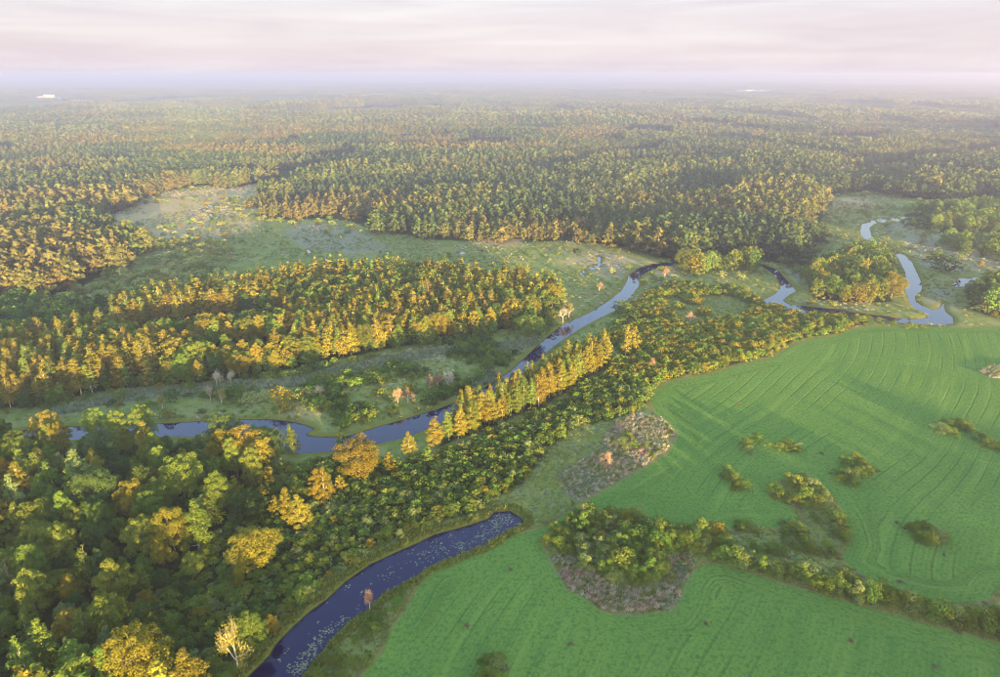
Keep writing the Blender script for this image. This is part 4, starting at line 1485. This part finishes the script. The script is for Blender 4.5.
building(50, 99.6, 48, 20, 17, 'long white building far out in the left forest')
building(41, 100.0, 24, 14, 11, 'small pale building left of the long white one')
building(750, 93.2, 60, 20, 15, 'long pale building beside the far straw clearing')
building(762, 92.8, 34, 16, 14, 'pale building right of the far straw clearing')

# ------------------------------------------------------------------ reeds, sedge and bank grass


def tuft(seed, n, h, r, mat, w=0.05):
    rng = np.random.default_rng(seed)
    a = rng.uniform(0, 6.28, n)
    b = np.stack([np.cos(a), np.sin(a), np.zeros(n)], 1) * (rng.uniform(0, 1, n) * r)[:, None]
    lean = np.stack([np.cos(a), np.sin(a), np.zeros(n)], 1) * rng.uniform(0.05, 0.45, n)[:, None] * h + rng.normal(size=(n, 3)) * 0.06 * h
    hh_ = h * rng.uniform(0.6, 1.1, n)
    tip = b + lean
    tip[:, 2] = hh_
    mid = b + lean * 0.4
    mid[:, 2] = hh_ * 0.6
    side = np.stack([-np.sin(a + 1), np.cos(a + 1), np.zeros(n)], 1) * w
    b[:, 2] = -0.1
    V = np.stack([b, mid + side, tip, mid - side], 1).reshape(-1, 3)
    return plain_mesh('tuft', V, np.arange(n * 4).reshape(-1, 4), mat, rng.uniform(0, 1, n))


def scatter_tufts(name, label, polys, spacing, seed, mat, h, r, blades, w, keep=None):
    q = np.concatenate([jitter_grid(p, spacing, seed + i) for i, p in enumerate(polys)])
    q = q[sdf_any(q, WATERS) > 0.6]
    if keep is not None:
        q = q[keep(q)]
    rng = np.random.default_rng(seed)
    mats = [mat] * 3 if isinstance(mat, str) else mat
    pick_ = np.clip(((vnoise(q, 6, seed) * 0.8 + rng.uniform(-0.25, 0.45, len(q))) * len(mats)).astype(int), 0, len(mats) - 1)
    make_stuff(name, label, np.stack([q[:, 0], q[:, 1], np.full(len(q), -0.02)], 1), rng.uniform(0.5, 1.35, len(q)), rng.uniform(0, 6.28, len(q)),
               pick_, [tuft(seed + k, blades, h, r, m_, w) for k, m_ in enumerate(mats)])


scatter_tufts('reeds', 'greyish brown reeds in the patches beside and inside the field', [W['reed_a'], W['reed_b'], W['reed_c']], 0.8, 1100, ['sedge', 'reed', 'grass', 'reed', 'rust'], 0.75, 0.5, 24, 0.09,
              keep=lambda q: sdf_any(q, [W['reed_a'], W['reed_b'], W['reed_c']]) + (vnoise(q, 5, 93) - 0.5) * 3 + (vnoise(q, 1.6, 94) - 0.5) * 3 < 0.4)
scatter_tufts('sedge', 'grey green sedge strips along the river', SEDGE_W[:3], 1.3, 1200, 'sedge', 1.3, 0.7, 26, 0.10)
mead = GP([(470, 520), (520, 488), (549, 446), (576, 427), (617, 418), (603, 445), (570, 467), (556, 474), (567, 494), (576, 506), (545, 526), (505, 530), (525, 520), (505, 508)])
scatter_tufts('meadow_grass', 'rough olive grass between the shrub belt and the reeds', [mead, W['rough'], W['hole'], W['bank']], 1.25, 1300, ['meadow', 'grass', 'meadow', 'sedge'], 0.28, 0.7, 20, 0.12)
ring = jitter_grid(GP([(200, 720), (560, 500), (500, 480), (200, 640)]), 1.0, 1)
band_poly = GP([(180, 740), (180, 660), (300, 585), (480, 500), (540, 500), (545, 535), (430, 590), (330, 720)])
scatter_tufts('bank_grass', 'yellow green grass fringe along the lily pond', [band_poly], 0.7, 1400, 'grass', 0.8, 0.4, 18, 0.08,
              keep=lambda q: sdf_any(q, [W['pond']]) < 3.2)

# ------------------------------------------------------------------ lily pads
rng = np.random.default_rng(1500)
cent = jitter_grid(W['pond'], 3.6, 1501, 0.5)
cent = cent[rng.random(len(cent)) < 0.24]
pts = [c + rng.normal(size=(int(rng.integers(1, 6)), 2)) * 0.45 for c in cent]
for px, py, n, s in [(312, 650, 60, 1.3), (306, 662, 70, 1.4), (318, 640, 45, 1.2), (300, 668, 50, 1.2), (330, 628, 25, 1.0), (343, 618, 20, 1.0),
                     (480, 535, 70, 2.0), (495, 525, 90, 2.0), (505, 518, 80, 1.8), (460, 545, 60, 2.0), (440, 548, 40, 2.0), (390, 570, 25, 2.2), (420, 556, 30, 2.0)]:
    pts.append(G(px, py) + rng.normal(size=(n, 2)) * s)
pts = np.concatenate(pts)
pts = pts[sdf(pts, W['pond']) < -0.3]
V, Q, T = [], [], []
ang = np.arange(8) / 8 * 5.9
for i, p in enumerate(pts):
    r = rng.uniform(0.11, 0.25)
    a0 = rng.uniform(0, 6.28)
    ringv = np.stack([p[0] + r * np.cos(ang + a0), p[1] + r * np.sin(ang + a0), np.full(8, WATER_Z + 0.012 + rng.uniform(0, 0.012))], 1)
    V.append(ringv)
    Q.append(np.arange(8) + i * 8)
    T.append(rng.uniform(0, 1))
me = mesh_from('lily_pads', np.concatenate(V), quads=np.array(Q))
set_attr(me, 'tone', T, 'FACE')
me.materials.append(M['pad'])
tag(link(bpy.data.objects.new('lily_pads', me)), 'pale lily pads floating on the dark blue pond', kind='stuff')

# ------------------------------------------------------------------ haze
HAZE_D = 3.2e-4
hx, hy0, hy1, hz0, hz1 = 26000.0, -3000.0, 40000.0, -60.0, 132.0
hv = [(x, y, z) for z in (hz0, hz1) for y in (hy0, hy1) for x in (-hx, hx)]
hf = [(0, 2, 3, 1), (4, 5, 7, 6), (0, 1, 5, 4), (2, 6, 7, 3), (0, 4, 6, 2), (1, 3, 7, 5)]
me = mesh_from('haze', hv, hf)
t = NT('haze')
pv = t.node('ShaderNodeVolumePrincipled')
pv.inputs['Color'].default_value = (0.59, 0.58, 0.73, 1)
pv.inputs['Density'].default_value = HAZE_D
pv.inputs['Anisotropy'].default_value = 0.55
t.l.new(pv.outputs[0], t.out.inputs['Volume'])
me.materials.append(t.m)
tag(link(bpy.data.objects.new('haze', me)), 'pale summer haze over the whole landscape', kind='stuff')
